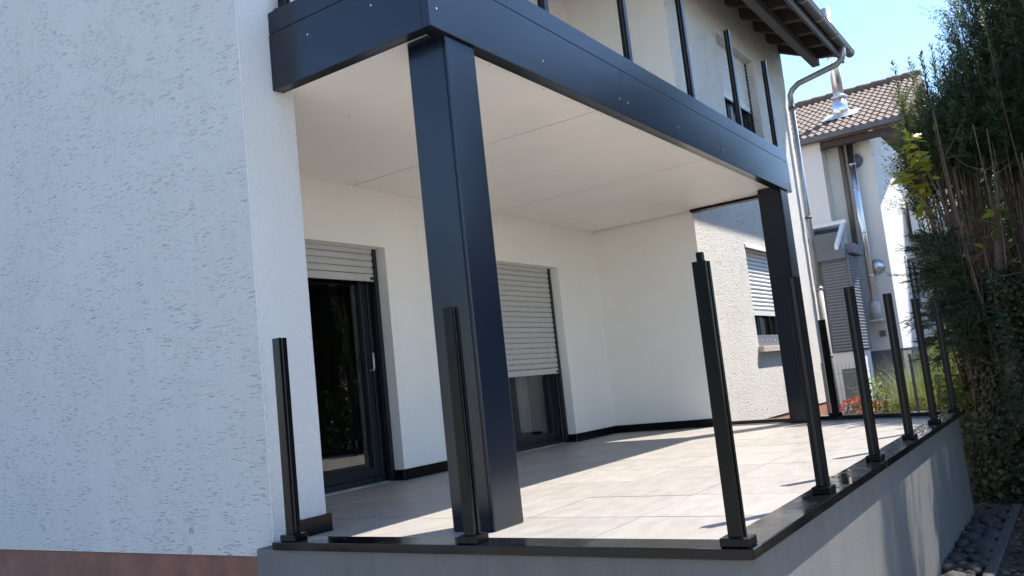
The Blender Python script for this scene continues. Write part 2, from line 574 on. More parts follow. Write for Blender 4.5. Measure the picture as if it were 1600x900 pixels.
D1 = (0.92, 2.565, FZ - 0.01, 1.862)
D2 = (3.74, 5.36, FZ - 0.01, 1.862)
U1 = (2.2, 3.9, 2.76, 4.75)
make(wall_with_holes('x', XS, XW + 0.004, -0.1, HZ + 0.5, BY, BY + 0.25, [D1, D2, U1]), 'loggia_back_wall', 'fine_cream', house)
make(G().box(XW, XW + 0.25, WY + 0.006, BY + 0.004, -0.1, HZ + 0.3), 'loggia_end_wall', 'fine_cream', house)
W1 = (7.92, 9.46, 0.79, 2.06)
W2 = (7.95, 9.48, 3.55, 4.95)
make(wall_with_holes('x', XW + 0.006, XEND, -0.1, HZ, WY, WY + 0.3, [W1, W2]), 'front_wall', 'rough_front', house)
g = G()
g.prism([(XEND, WY + 0.3, -0.1), (XEND, 11.36, -0.1), (XEND, 11.36, roof_z(11.36)), (XEND, RY, roof_z(RY)), (XEND, WY + 0.3, roof_z(WY + 0.3))], (-0.25, 0, 0))
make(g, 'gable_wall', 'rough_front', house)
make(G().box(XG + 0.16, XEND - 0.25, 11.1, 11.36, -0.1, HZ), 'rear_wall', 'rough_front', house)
# rooms behind the glass
g = G()
def room(x0, x1, y0, y1, z0, z1):
    vs = [(x0, y0, z0), (x1, y0, z0), (x1, y1, z0), (x0, y1, z0), (x0, y0, z1), (x1, y0, z1), (x1, y1, z1), (x0, y1, z1)]
    g.mesh(vs, [(0, 1, 2, 3), (4, 7, 6, 5), (1, 5, 6, 2), (2, 6, 7, 3), (3, 7, 4, 0)])
room(XS + 0.01, XW - 0.01, BY + 0.25, 8.2, -0.04, 2.3)
room(XS + 0.01, XW - 0.01, BY + 0.25, 8.2, 2.72, 5.2)
room(XW + 0.3, XEND - 0.3, WY + 0.3, 6.0, -0.04, 2.3)
room(XW + 0.3, XEND - 0.3, WY + 0.3, 6.0, 2.72, 5.2)
make(g, 'interior', 'room', house)

# skirting boards in the recess
for (a, b, c, d) in ((XS - 0.2, XS + 0.022, WY - 0.02, WY - 0.0005),):
    make(G().box(0.24, b, c, d, FZ, 0.045), 'skirting', 'black', house, 0.002)
make(G().box(XS + 0.0005, XS + 0.02, WY, BY, FZ, 0.044), 'skirting', 'black', house, 0.002)
for a, b in ((XS + 0.02, D1[0]), (D1[1], D2[0]), (D2[1], XW)):
    make(G().box(a, b, BY - 0.02, BY - 0.0005, FZ, 0.042), 'skirting', 'black', house, 0.002)
make(G().box(XW - 0.02, XW - 0.0005, WY, BY - 0.02, FZ, 0.042), 'skirting', 'black', house, 0.002)
for d in (D1, D2):
    make(G().box(d[1] - 0.018, d[1] - 0.0005, BY - 0.0005, BY + 0.15, FZ, 0.040), 'skirting', 'black', house, 0.002)

# roller shutters: each slat a curved piece
def slat_mesh(name, w, pitch, mat, depth=0.012):
    g = G()
    pts = []
    for i in range(6):
        t = i / 5
        pts.append((0, -depth * math.sin(math.pi * (0.08 + 0.84 * t)), -pitch * 0.47 + pitch * 0.92 * t))
    pts += [(0, 0.004, pitch * 0.45), (0, 0.004, -pitch * 0.47)]
    g.prism([(p[0] - w / 2, p[1], p[2]) for p in pts], (w, 0, 0))
    me = bpy.data.meshes.new(name)
    me.from_pydata(g.v, [], g.f)
    me.update()
    me.materials.append(M[mat])
    return me

def shutter(parent, x0, x1, y, ztop, zbot, mat='slat', pitch=0.055, end_mat=None, low=None):
    root = bpy.data.objects.new('roller_shutter', None)
    root.location = Vector(((x0 + x1) / 2, y, zbot)) - wloc(parent)
    link(root, parent)
    me = slat_mesh('slat', x1 - x0 - 0.012, pitch, mat)
    z = zbot + 0.065 + pitch / 2
    while z - pitch / 2 < ztop:
        o = bpy.data.objects.new('slat', me)
        o.location = (rnd.uniform(-0.001, 0.001), rnd.uniform(-0.0015, 0.0015), z - zbot)
        link(o, root)
        z += pitch
    make(G().box(x0 + 0.006, x1 - 0.006, y - 0.012, y + 0.008, zbot, zbot + 0.06), 'end_bar', end_mat or mat, root, 0.003)
    make(G().box(x1 - 0.055, x1 - 0.02, y - 0.028, y - 0.0121, zbot + 0.012, zbot + 0.034), 'stopper', 'frame', root, 0.003)
    for a, b in ((x0 - 0.03, x0 + 0.012), (x1 - 0.012, x1 + 0.03)):
        make(G().box(a, b, y - 0.022, y + 0.02, low, ztop), 'guide_rail', 'frame', root)
    return root

def terrace_door(d, split):
    y = BY + 0.17
    x0, x1, z0, z1 = d
    root = bpy.data.objects.new('terrace_door', None)
    root.location = Vector(((x0 + x1) / 2, y, z0)) - wloc(house)
    link(root, house)
    f = 0.075
    def fr(a, b, c, e, name='frame', dy=0.0):
        make(G().box(a, b, y + dy, y + 0.075, c, e), name, 'frame', root, 0.004)
    fr(x0 + 0.002, x1 - 0.002, z0, z0 + 0.06)
    fr(x0 + 0.002, x0 + f, z0 + 0.06, z1)
    fr(x1 - f, x1 - 0.002, z0 + 0.06, z1)
    # sashes
    for a, b in ((x0 + f, split), (split, x1 - f)):
        s = 0.07
        zz0, zz1 = z0 + 0.062, z1
        fr(a + 0.002, b - 0.002, zz0, zz0 + s + 0.01, 'sash_rail', 0.012)
        fr(a + 0.002, a + s, zz0 + s + 0.01, zz1, 'sash_stile', 0.012)
        fr(b - s, b - 0.002, zz0 + s + 0.01, zz1, 'sash_stile', 0.012)
        gp = G()
        gp.poly([(a + s, y + 0.045, zz0 + s), (b - s, y + 0.045, zz0 + s), (b - s, y + 0.045, zz1), (a + s, y + 0.045, zz1)])
        make(gp, 'pane', 'glass', root)
    hx = x1 - f - 0.035
    hg = G().tube([(hx, y + 0.012, 0.86), (hx, y - 0.035, 0.86), (hx, y - 0.04, 0.88), (hx, y - 0.04, 1.0)], 0.009, 8)
    make(hg, 'handle', 'zinc', root, smooth=True)
    make(G().box(x0, x1, BY + 0.12, y + 0.001, z0 + 0.002, z0 + 0.016), 'threshold', 'zinc', root)
    return root
terrace_door(D1, 1.62)
terrace_door(D2, 4.5)
shutter(house, D1[0] + 0.035, D1[1] - 0.035, BY + 0.12, 1.90, 1.59, 'slat', low=D1[2] + 0.017)
shutter(house, D2[0] + 0.035, D2[1] - 0.035, BY + 0.12, 1.90, 0.705, 'slat', low=D2[2] + 0.017)
# curtains inside
for x0, x1 in ((4.95, 5.25),):
    g = G()
    n = 28
    top = [(x0 + (x1 - x0) * i / n, BY + 0.5 + 0.025 * math.sin(i * 1.9), 2.2) for i in range(n + 1)]
    bot = [(p[0], p[1], 0.0) for p in top]
    for i in range(n):
        g.poly([bot[i], bot[i + 1], top[i + 1], top[i]])
    make(g, 'curtain', 'curtain', house)

def window(w, ysh, zsh, mat, sill=True, board=False):
    x0, x1, z0, z1 = w
    y = WY + 0.17
    root = bpy.data.objects.new('window', None)
    root.location = Vector(((x0 + x1) / 2, y, z0)) - wloc(house)
    link(root, house)
    mid = (x0 + x1) / 2
    for a, b, c, e in ((x0 + .002, x1 - .002, z0, z0 + 0.06), (x0 + .002, x0 + 0.07, z0 + 0.06, z1), (x1 - 0.07, x1 - .002, z0 + 0.06, z1), (mid - 0.06, mid + 0.06, z0 + 0.06, z1)):
        make(G().box(a, b, y, y + 0.07, c, e), 'frame', 'frame', root, 0.004)
    for a, b in ((x0 + 0.07, mid - 0.06), (mid + 0.06, x1 - 0.07)):
        for c, e in ((a + .001, a + 0.05), (b - 0.05, b - .001)):
            make(G().box(c, e, y + 0.012, y + 0.06, z0 + 0.06, z1), 'sash_stile', 'frame', root, 0.004)
        gp = G().poly([(a + 0.05, y + 0.04, z0 + 0.06), (b - 0.05, y + 0.04, z0 + 0.06), (b - 0.05, y + 0.04, z1), (a + 0.05, y + 0.04, z1)])
        make(gp, 'pane', 'glass', root)
    if sill:
        make(G().box(x0 - 0.03, x1 + 0.03, WY - 0.07, y + 0.02, z0 - 0.075, z0 - 0.002), 'sill', 'stone_sill', root, 0.005)
    if board:
        make(G().box(x0 + 0.02, x1 - 0.02, WY + 0.05, WY + 0.08, z0 + 0.005, z0 + 0.15), 'guard_board', 'box_grey', root, 0.004)
        for k in range(8):
            bx = x0 + 0.12 + k * (x1 - x0 - 0.24) / 7
            make(G().tube([(bx, WY + 0.0495, z0 + 0.08), (bx, WY + 0.042, z0 + 0.08)], 0.012, 8), 'bolt', 'zinc', root)
    shutter(house, x0 + 0.03, x1 - 0.03, ysh, z1 + 0.03, zsh, mat, low=z0)
    return root
window(W1, WY + 0.09, 1.20, 'slat_white', True, True)
window(W2, WY + 0.13, 4.19, 'slat_white', True)
# lintel strip above lower window
make(G().box(W1[0] - 0.0, W1[1], WY - 0.012, WY + 0.04, W1[3] - 0.0, W1[3] + 0.05), 'lintel_trim', 'fine_cream', house, 0.004)
# upstairs loggia door
g = G().box(U1[0] + .01, U1[1] - .01, BY + 0.12, BY + 0.17, U1[2] + .01, U1[3] - .01)
make(g, 'balcony_door', 'frame', house, 0.004)

# ---- roof with rafters, gutter and downpipe
EY = 1.53
def under(y):                   # underside of the boarding
    return HZ - 0.02 + SL * (y - WY)
g = G()
x0, x1 = XG - 0.45, XEND + 0.32
yb = 2 * RY - EY
prof = [(x0, EY, under(EY)), (x0, RY, under(RY)), (x0, yb, under(EY)), (x0, yb, under(EY) + 0.14), (x0, RY, under(RY) + 0.16), (x0, EY, under(EY) + 0.14)]
g.mesh(prof + [(x1, p[1], p[2]) for p in prof], [(5, 4, 1, 0), (4, 3, 2, 1), (6, 7, 10, 11), (7, 8, 9, 10),
        (0, 1, 7, 6), (1, 2, 8, 7), (3, 4, 10, 9), (4, 5, 11, 10), (2, 3, 9, 8), (5, 0, 6, 11)])
roof = make(g, 'roof', 'wood', house)
k = 0
xr = XG - 0.3
while xr < XEND + 0.3:
    pts = [(xr, EY + 0.06, under(EY + 0.06) - 0.004), (xr, WY + 0.35, under(WY + 0.35) - 0.004), (xr, WY + 0.35, under(WY + 0.35) - 0.17),
           (xr, EY + 0.30, under(EY + 0.30) - 0.17), (xr, EY + 0.06, under(EY + 0.06) - 0.09)]
    make(G().prism(pts, (0.10, 0, 0)), 'rafter', 'wood', roof)
    xr += 0.62
make(G().box(x0, x1 - 0.06, EY + 0.005, EY + 0.045, under(EY) - 0.13, under(EY) + 0.05), 'fascia_board', 'wood_grey', roof, 0.004)
make(G().box(x0, x1 - 0.25, EY + 0.34, EY + 0.46, under(EY + .4) - 0.30, under(EY + .4) - 0.165), 'eave_purlin', 'wood_grey', roof, 0.006)
# verge board at the far gable
pts = [(x1 + 0.002, EY, under(EY) - 0.03), (x1 + 0.002, RY, under(RY) - 0.03), (x1 + 0.002, RY, under(RY) + 0.17), (x1 + 0.002, EY, under(EY) + 0.15)]
make(G().prism(pts, (0.025, 0, 0)), 'verge_board', 'wood_grey', roof)
# gutter: half round
gy, gz, gr = EY - 0.075, under(EY) + 0.04, 0.072
sec = []
for i in range(13):
    a = math.pi + math.pi * i / 12
    sec.append((gy + gr * math.cos(a), gz + gr * math.sin(a)))
inn = [(gy + (gr - 0.006) * (y - gy) / gr, gz + (gr - 0.006) * (z - gz) / gr) for y, z in reversed(sec)]
loop = sec + inn
g = G().prism([(x0 - 0.02, y, z) for y, z in loop], (x1 - x0 + 0.07, 0, 0))
gut = make(g, 'gutter', 'zinc_dark', house)
g = G().prism([(x1 + 0.05, y, z) for y, z in sec], (0.004, 0, 0))
make(g, 'end_cap', 'zinc_dark', gut)
make(G().tube([(x0, gy - gr, gz + 0.004), (x1 + 0.05, gy - gr, gz + 0.004)], 0.009, 8), 'rolled_edge', 'zinc_dark', gut, smooth=True)
xr = 0.4
while xr < x1:
    ring = [(xr, gy + (gr + 0.004) * math.cos(math.pi + math.pi * i / 10), gz + (gr + 0.004) * math.sin(math.pi + math.pi * i / 10)) for i in range(11)]
    make(G().tube(ring, 0.007, 6), 'bracket', 'zinc', gut)
    xr += 0.83
# downpipe with swan neck
dx = 11.0
path = [(dx - 0.1, gy, gz - gr + 0.01), (dx - 0.1, gy, gz - 0.16), (dx - 0.09, gy + 0.03, gz - 0.23), (dx - 0.06, gy + 0.12, gz - 0.29),
        (dx - 0.01, WY - 0.24, 4.93), (dx, WY - 0.13, 4.86), (dx, WY - 0.085, 4.78), (dx, WY - 0.08, 4.66)]
dp = make(G().tube(path, 0.046, 14), 'downpipe', 'zinc', house, smooth=True)
make(G().tube([(dx, WY - 0.08, 4.665), (dx, WY - 0.08, 1.62)], 0.043, 14), 'pipe', 'zinc', dp, smooth=True)
make(G().tube([(dx, WY - 0.08, 1.64), (dx, WY - 0.08, GZ)], 0.052, 14), 'sleeve', 'beige_pipe', dp, smooth=True)
make(G().tube([(dx, WY - 0.08, 1.60), (dx, WY - 0.08, 1.66)], 0.058, 14), 'collar', 'zinc', dp, smooth=True)
for z in (4.55, 2.75, 0.55):
    make(G().tube([(dx, WY - 0.08, z), (dx, WY - 0.08, z + 0.035)], 0.056, 14), 'pipe_clip', 'zinc_dark', dp, smooth=True)
make(G().tube([(dx + 0.14, WY - 0.03, 3.4), (dx + 0.14, WY - 0.03, GZ)], 0.012, 8), 'lightning_rod', 'zinc', house)

# ------------------------------------------------------------------ balcony on two columns
balc = thing('balcony', 'balcony with navy black metal fascia resting on two square columns', 'balcony', (XB, WY, ZB))
ZS, ZT = 2.628, 2.752
seams = [XB, 2.394, 4.227, XE]
for i in range(3):
    a, b = seams[i] + (0 if i == 0 else 0.0015), seams[i + 1] - (0 if i == 2 else 0.0015)
    p = make(G().box(a, b, YB, YB + 0.045, ZB, ZS - 0.003), 'fascia_panel', 'fascia', balc, 0.003)
    for sx_ in (a + 0.06, (a + b) / 2, b - 0.06):
        make(G().tube([(sx_, YB - 0.004, ZB + 0.10), (sx_, YB + 0.002, ZB + 0.10)], 0.006, 8), 'screw', 'steel', p)
make(G().box(XB, XE, YB + 0.004, YB + 0.16, ZS + 0.003, ZT), 'top_band', 'fascia', balc, 0.003)
p = make(G().box(XB, XB + 0.045, YB + 0.0455, WY - 0.001, ZB, ZS - 0.003), 'fascia_panel', 'fascia', balc, 0.003)
for sy_ in (YB + 0.35, WY - 0.3):
    make(G().tube([(XB - 0.004, sy_, ZB + 0.22), (XB + 0.002, sy_, ZB + 0.22)], 0.005, 8), 'screw', 'steel', p)
make(G().box(XB + 0.004, XB + 0.16, YB + 0.1605, WY - 0.001, ZS + 0.003, ZT), 'top_band', 'fascia', balc, 0.003)
make(G().box(XE - 0.045, XE, YB + 0.0455, WY - 0.001, ZB, ZS), 'fascia_panel', 'fascia', balc, 0.003)
make(G().box(XE - 0.16, XE - 0.002, YB + 0.1605, WY - 0.001, ZS + 0.003, ZT), 'top_band', 'fascia', balc, 0.003)
make(G().box(XB + 0.046, XE - 0.046, YB + 0.046, YB + 0.085, ZB + 0.004, ZC - 0.002), 'edge_trim', 'black', balc)
make(G().box(XB + 0.046, XB + 0.075, YB + 0.0855, WY - 0.001, ZB + 0.004, ZC - 0.002), 'edge_trim', 'black', balc)
make(G().box(XE - 0.10, XE - 0.046, YB + 0.0855, WY - 0.001, ZB + 0.004, ZC - 0.002), 'edge_trim', 'black', balc)
make(G().box(XB + 0.05, XE - 0.05, YB + 0.05, BY - 0.002, ZC + 0.03, ZT - 0.03), 'deck', 'deck', balc)
jx = [XB + 0.047, 2.245, 4.20, XE - 0.047]
for i in range(3):
    a, b = jx[i] + 0.006, jx[i + 1] - 0.006
    for c, d in ((YB + 0.047, BY - 0.002),):
        aa, bb = a, b
        p = make(G().box(aa, bb, c, d, ZC, ZC + 0.02), 'ceiling_panel', 'ceiling', balc)
        for q in range(4):
            for e in (c + 0.10, (c + d) / 2, d - 0.12):
                sx_ = aa + 0.08 + q * (bb - aa - 0.16) / 3
                make(G().tube([(sx_, e, ZC - 0.0015), (sx_, e, ZC + 0.002)], 0.007, 6), 'screw', 'slat', p)
for x in jx[1:3]:
    make(G().box(x - .03, x + .03, YB + 0.06, BY - 0.01, ZC + 0.0205, ZC + 0.029), 'joint_batten', 'grout', balc)
for cx in (C1X, 5.93):
    c = make(G().box(cx, cx + CS, C1Y, C1Y + CS, FZ, ZB + 0.03), 'column', 'fascia', balc, 0.006)
    make(G().box(cx - 0.0015, cx + 0.001, C1Y + 0.012, C1Y + 0.02, FZ + 0.002, ZB - 0.005), 'cover_joint', 'black', c)

# ------------------------------------------------------------------ terrace
terr = thing('terrace', 'raised tiled terrace with grey side wall and polished black coping', 'terrace', (0, 0, GZ))
def offset_in(d):
    """terrace outline moved inwards by d on the three free sides"""
    (xa, ya), (xb, yb_), (xc, yc) = P_FAR
    return [(d, d), (xa - d * 0.72, d), (xb - d * 1.06, yb_), (xc - d * 1.03, yc + 0.0), (d, yc)]
g = G()
o_ = offset_in(0.015)
outer = [(0.022, 0.055), (o_[1][0], 0.055), o_[2], (o_[3][0], WY - 0.002), (0.022, WY - 0.02)]
for i in range(len(outer) - 1):
    pass
inner = [(o_[3][0] - 0.16, WY - 0.002), (o_[2][0] - 0.16, o_[2][1]), (o_[1][0] - 0.16, 0.2), (0.17, 0.2), (0.17, WY - 0.02)]
g.prism([(x, y, GZ - 0.2) for x, y in outer[:4] + inner + outer[4:]], (0, 0, -0.036 - GZ + 0.2))
make(g, 'retaining_wall', 'grey_wall', terr, 0.006)
CW = 0.15
def slab(pts, name='coping_slab'):
    make(G().prism([(x, y, -0.0355) for x, y in pts], (0, 0, 0.0355)), name, 'granite', terr, 0.003)
slab([(0, 0), (CW, CW), (CW, 2.28), (0, 2.28)])
cuts = [0.0, 1.45, 2.9, 4.35, 5.66]
for i in range(4):
    a, b = cuts[i], cuts[i + 1]
    e = 0.0015
    if i == 0:
        slab([(0.002, 0), (b - e, 0), (b - e, CW), (CW + 0.002, CW)])
    elif i < 3:
        slab([(a + e, 0), (b - e, 0), (b - e, CW), (a + e, CW)])
    else:
        slab([(a + e, 0), (b, 0), (b - CW * 0.72, CW), (a + e, CW)])
(xa, ya), (xb, yb_), (xc, yc) = P_FAR
dxs = (xb - xa) / (yb_ - ya)
slab([(xa + 0.001, 0.002), (xb, yb_), (xb - 0.13, yb_), (xa - CW * 0.72 + 0.003, CW + 0.002)])
slab([(xb, yb_ + 0.245), (xc, WY - 0.001), (xc - 0.11, WY - 0.001), (xb - 0.09, yb_ + 0.245)])
# floor: bedding and single tiles
fl = [(CW - 0.02, CW - 0.02), (xa - 0.13, CW - 0.02), (xb - 0.11, yb_), (xc - 0.10, WY), (XW + 0.05, WY), (XW + 0.05, BY + 0.12), (XS - 0.1, BY + 0.12), (XS - 0.1, WY + 0.02), (CW - 0.02, WY + 0.02)]
g = G().prism([(x, y, FZ - 0.06) for x, y in fl], (0, 0, 0.052))
floor = make(g, 'floor_bed', 'grout', terr)
def clip(poly, a, b):
    """keep the part of poly left of the directed line a->b"""
    out = []
    def side(p): return (b[0] - a[0]) * (p[1] - a[1]) - (b[1] - a[1]) * (p[0] - a[0])
    for i in range(len(poly)):
        p, q = poly[i], poly[(i + 1) % len(poly)]
        sp_, sq = side(p), side(q)
        if sp_ >= 0: out.append(p)
        if (sp_ >= 0) != (sq >= 0):
            t = sp_ / (sp_ - sq)
            out.append((p[0] + t * (q[0] - p[0]), p[1] + t * (q[1] - p[1])))
    return out
TX, TY, TS = 0.245, 0.2, 0.6
ia, ib, ic = (xa - 0.118, CW), (xb - 0.135, yb_), (xc - 0.112, WY)
for i in range(-1, 11):
    for j in range(-1, 6):
        x, y = TX + i * TS, TY + j * TS
        q = [(x + .003, y + .003), (x + TS - .003, y + .003), (x + TS - .003, y + TS - .003), (x + .003, y + TS - .003)]
        q = clip(q, (0, CW + 0.002), (1, CW + 0.002))
        q = clip(q, (CW + 0.002, 1), (CW + 0.002, 0)) if q else q
        q = clip(q, ia, ib) if q else q
        q = clip(q, ib, ic) if q else q
        q = clip(q, (1, BY + 0.11), (0, BY + 0.11)) if q else q
        if q and max(p[1] for p in q) > WY:
            q = clip(q, (XW + 0.04, 0), (XW + 0.04, 1))
            q = clip(q, (0.3, 1), (0.3, 0)) if q else q
        if len(q) < 3:
            continue
        A = abs(sum(q[k][0] * q[(k + 1) % len(q)][1] - q[(k + 1) % len(q)][0] * q[k][1] for k in range(len(q)))) / 2
        if A < 0.003:
            continue
        cx, cy = x + TS / 2, y + TS / 2
        dz = rnd.uniform(-0.0006, 0.0006)
        make(G().prism([(p[0], p[1], FZ - 0.0195 + dz) for p in q], (0, 0, 0.0195)), 'floor_tile', 'tile', floor, 0.0012, origin=(cx, cy, FZ))

# rain drops and small puddles left on the coping
g = G()
def puddle(cx, cy, r, h):
    n = 9
    ring = [(cx + r * rnd.uniform(.7, 1.2) * math.cos(2 * math.pi * k / n), cy + r * rnd.uniform(.5, 1) * math.sin(2 * math.pi * k / n), 0.0008) for k in range(n)]
    ring2 = [(cx + (p[0] - cx) * 0.6, cy + (p[1] - cy) * 0.6, 0.0008 + h) for p in ring]
    for k in range(n):
        k2 = (k + 1) % n
        g.poly([ring[k], ring[k2], ring2[k2], ring2[k]])
    g.poly(ring2)
for i in range(420):
    x = 0.9 + 4.6 * (rnd.random() ** 0.55)
    puddle(x, rnd.uniform(0.012, CW - 0.012), rnd.uniform(0.003, 0.012), rnd.uniform(0.0008, 0.003))
w = make(g, 'water_drops', 'water', smooth=True)
w['kind'] = 'stuff'
w['label'] = 'beads of water lying on the polished black coping'
w['category'] = 'water'

# ------------------------------------------------------------------ railing posts (glass not fitted yet)
def post_profile(s=0.024, gw=0.008, gd=0.012):
    """square hollow profile with a glazing groove on two opposite faces (along +-X)"""
    return [(-s, -s), (s, -s), (s, -gw), (s - gd, -gw), (s - gd, gw), (s, gw), (s, s), (-s, s), (-s, gw), (-s + gd, gw), (-s + gd, -gw), (-s, -gw)]
def railing_post(name, label, x, y, z0, h, rot, group, first=None, stub=False):
    t = thing(name, label, 'post', (x, y, z0), group)
    t.rotation_euler = (0, 0, rot)
    if first is None:
        g = G().prism([(p[0], p[1], 0.028) for p in post_profile()], (0, 0, h - 0.028))
        me = make(g, 'upright', 'black', None, 0.0015)
        me.parent = t
        g = G().box(-0.05, 0.05, -0.04, 0.04, 0, 0.030)
        b = make(g, 'base_plate', 'black', None, 0.004)
        b.parent = t
        for gx in (-1, 1):
            g = G().box(gx * 0.0125 - 0.0022, gx * 0.0125 + 0.0022, -0.0075, 0.0075, 0.032, h - 0.004)
            s = make(g, 'rubber_seal', 'grout', None)
            s.parent = t
    else:
        for ch in first.children:
            c = ch.copy()
            COL.objects.link(c)
            c.parent = t
    return t
GRP = 'black railing posts standing on the terrace coping'
H0 = 0.94
pA = railing_post('railing_post', 'black railing post against the smooth white corner pier', 0.055, 2.19, 0, H0, math.pi / 2, GRP)
railing_post('railing_post', 'black grooved railing post right in front of the wide column', 0.055, 1.15, 0, H0, math.pi / 2, GRP, pA)
pC = railing_post('railing_post', 'black railing post on the outer corner of the terrace coping', 0.055, 0.065, 0, H0, math.pi / 2, GRP, pA)
g = G().box(-0.012, 0.0115, -0.011, 0.011, H0 - 0.001, H0 + 0.032)
s = make(g, 'connector_stub', 'black', None, 0.003)
s.parent = pC
for i, nm in enumerate(('first', 'second', 'third', 'fourth')):
    railing_post('railing_post', nm + ' black railing post along the long coping, counted from the corner post', 1.125 + i * 1.075, 0.06, 0, H0 - 0.003 * i, 0, GRP, pA)
railing_post('railing_post', 'black railing post at the hedge end of the long coping', 5.42, 0.055, 0, H0, 0, GRP, pA)
railing_post('railing_post', 'black railing post on the garden edge beside the farther column', 5.985, 1.16, 0, H0, math.pi / 2 - 0.36, GRP, pA)

GRP2 = 'slim black posts standing on the balcony edge'
bA = None
xs = [0.43, 1.585, 2.73, 3.90, 5.085, 6.21]
labs = ['black balcony post above the nearer column', 'first black balcony post past the corner one', 'second black balcony post past the corner one',
        'black balcony post in front of the upstairs end wall edge', 'black balcony post in front of the upstairs window shutter', 'black balcony post above the farther column']
for x, lb in zip(xs, labs):
    t = railing_post('balcony_post', lb, x, YB + 0.075, ZT, 1.0, 0, GRP2, bA)
    bA = bA or t
railing_post('balcony_post', 'black balcony post fixed beside the white corner pier', XB + 0.075, WY - 0.06, ZT, 1.0, math.pi / 2, GRP2, bA)

# ------------------------------------------------------------------ stones and kerb beside the terrace wall
bed = make(G().box(2.6, 6.1, -0.185, 0.05, GZ - 0.05, GZ + 0.006), 'stone_bed', 'ground', kind='structure')
def stone_mesh(seed):
    r = random.Random(seed)
    bm = bmesh.new()
    bmesh.ops.create_icosphere(bm, subdivisions=2, radius=1)
    k = [Vector((r.uniform(-1, 1), r.uniform(-1, 1), r.uniform(-1, 1))).normalized() for _ in range(5)]
    for v in bm.verts:
        d = 1 + 0.16 * sum(math.sin(2.5 * v.co.dot(q) + i) for i, q in enumerate(k)) / 2
        v.co *= d
    me = bpy.data.meshes.new('stone')
    bm.to_mesh(me)
    bm.free()
    me.materials.append(M['stone'])
    me.polygons.foreach_set('use_smooth', [True] * len(me.polygons))
    return me
sm = [stone_mesh(s) for s in range(6)]
cnt = 0
xx = 3.2
base = wloc(bed)
while xx < 6.05:
    yy = 0.02
    while yy > -0.17:
        o = bpy.data.objects.new('stone', sm[rnd.randrange(6)])
        s = rnd.choice((0.03, 0.04, 0.05, 0.066)) * rnd.uniform(0.85, 1.15)
        o.scale = (s * rnd.uniform(0.8, 1.2), s * rnd.uniform(0.8, 1.2), s * rnd.uniform(0.5, 0.75))
        o.rotation_euler = (rnd.uniform(-.6, .6), rnd.uniform(-.6, .6), rnd.uniform(0, 6.3))
        o.location = Vector((xx + rnd.uniform(-.04, .04), yy + rnd.uniform(-.02, .02), GZ + 0.012 + rnd.uniform(0, 0.03))) - base
        link(o, bed)
        cnt += 1
        yy -= rnd.uniform(0.06, 0.09)
    xx += rnd.uniform(0.06, 0.085)
kerb = make(G().box(2.6, 6.1, -0.255, -0.19, GZ - 0.1, GZ + 0.004), 'kerb', 'concrete', kind='structure')
xx = 2.62
while xx < 6.0:
    L = rnd.uniform(0.38, 0.42)
    make(G().box(xx, xx + L - 0.008, -0.258 + rnd.uniform(-.004, .004), -0.187, GZ + 0.005, GZ + 0.03 + rnd.uniform(-.004, .004)), 'kerb_stone', 'concrete', kerb, 0.008)
    xx += L

# ------------------------------------------------------------------ vegetation helpers (numpy)
def rand_unit(n, rs):
    v = rs.normal(size=(n, 3))
    return v / np.linalg.norm(v, axis=1, keepdims=True)

def quads_mesh(name, V, mat, parent, nper=4):
    """V: (n, nper, 3) world coordinates -> one mesh of n polygons"""
    n = len(V)
    base = np.array(wloc(parent)) if parent is not None else np.zeros(3)
    me = bpy.data.meshes.new(name)
    vv = (V.reshape(-1, 3) - base).astype(np.float32)
    me.vertices.add(len(vv))
    me.vertices.foreach_set('co', vv.ravel())
    me.loops.add(n * nper)
    me.loops.foreach_set('vertex_index', np.arange(n * nper, dtype=np.int32))
    me.polygons.add(n)
    me.polygons.foreach_set('loop_start', np.arange(0, n * nper, nper, dtype=np.int32))
    me.update(calc_edges=True)
    me.materials.append(M[mat])
    o = bpy.data.objects.new(name, me)
    return link(o, parent)

def needles(P, D, rs, per, length, nlen, nwid, flat=0.0, fwd=0.55):
    """shoots starting at P along D (n,3): per needles along each -> (n*per,4,3)"""
    n = len(P)
    t = (np.arange(per) + 0.5) / per
    t = t[None, :] + rs.uniform(-.5 / per, .5 / per, size=(n, per))
    L = np.asarray(length).reshape(-1, 1) * np.ones((n, 1))
    pos = P[:, None, :] + D[:, None, :] * (t * L)[:, :, None]
    r = rand_unit(n * per, rs).reshape(n, per, 3)
    r = r - (r * D[:, None, :]).sum(-1, keepdims=True) * D[:, None, :]
    if flat:
        r[..., 2] *= (1 - flat)
    r /= np.linalg.norm(r, axis=-1, keepdims=True) + 1e-9
    nd = r + D[:, None, :] * fwd
    nd /= np.linalg.norm(nd, axis=-1, keepdims=True)
    sd = np.cross(nd, D[:, None, :])
    sd /= np.linalg.norm(sd, axis=-1, keepdims=True) + 1e-9
    nl = nlen * rs.uniform(.7, 1.25, size=(n, per, 1)) * (1 - 0.45 * t[..., None] ** 3)
    a = pos
    b = pos + nd * nl * 0.5 + sd * nwid
    c = pos + nd * nl
    d = pos + nd * nl * 0.5 - sd * nwid
    return np.stack([a, b, c, d], axis=2).reshape(-1, 4, 3)

def leaves(P, N, rs, size, aspect=0.75):
    """flat pointed leaves (6-gon) at P with normals about N"""
    n = len(P)
    up = rand_unit(n, rs)
    a = up - (up * N).sum(1, keepdims=True) * N
    a /= np.linalg.norm(a, axis=1, keepdims=True) + 1e-9
    b = np.cross(N, a)
    s = size * rs.uniform(.6, 1.3, size=(n, 1))
    w = s * aspect * 0.5
    pts = [P, P + a * s * .25 + b * w, P + a * s * .6 + b * w * .85, P + a * s - N * s * .15, P + a * s * .6 - b * w * .85, P + a * s * .25 - b * w]
    return np.stack(pts, axis=1)

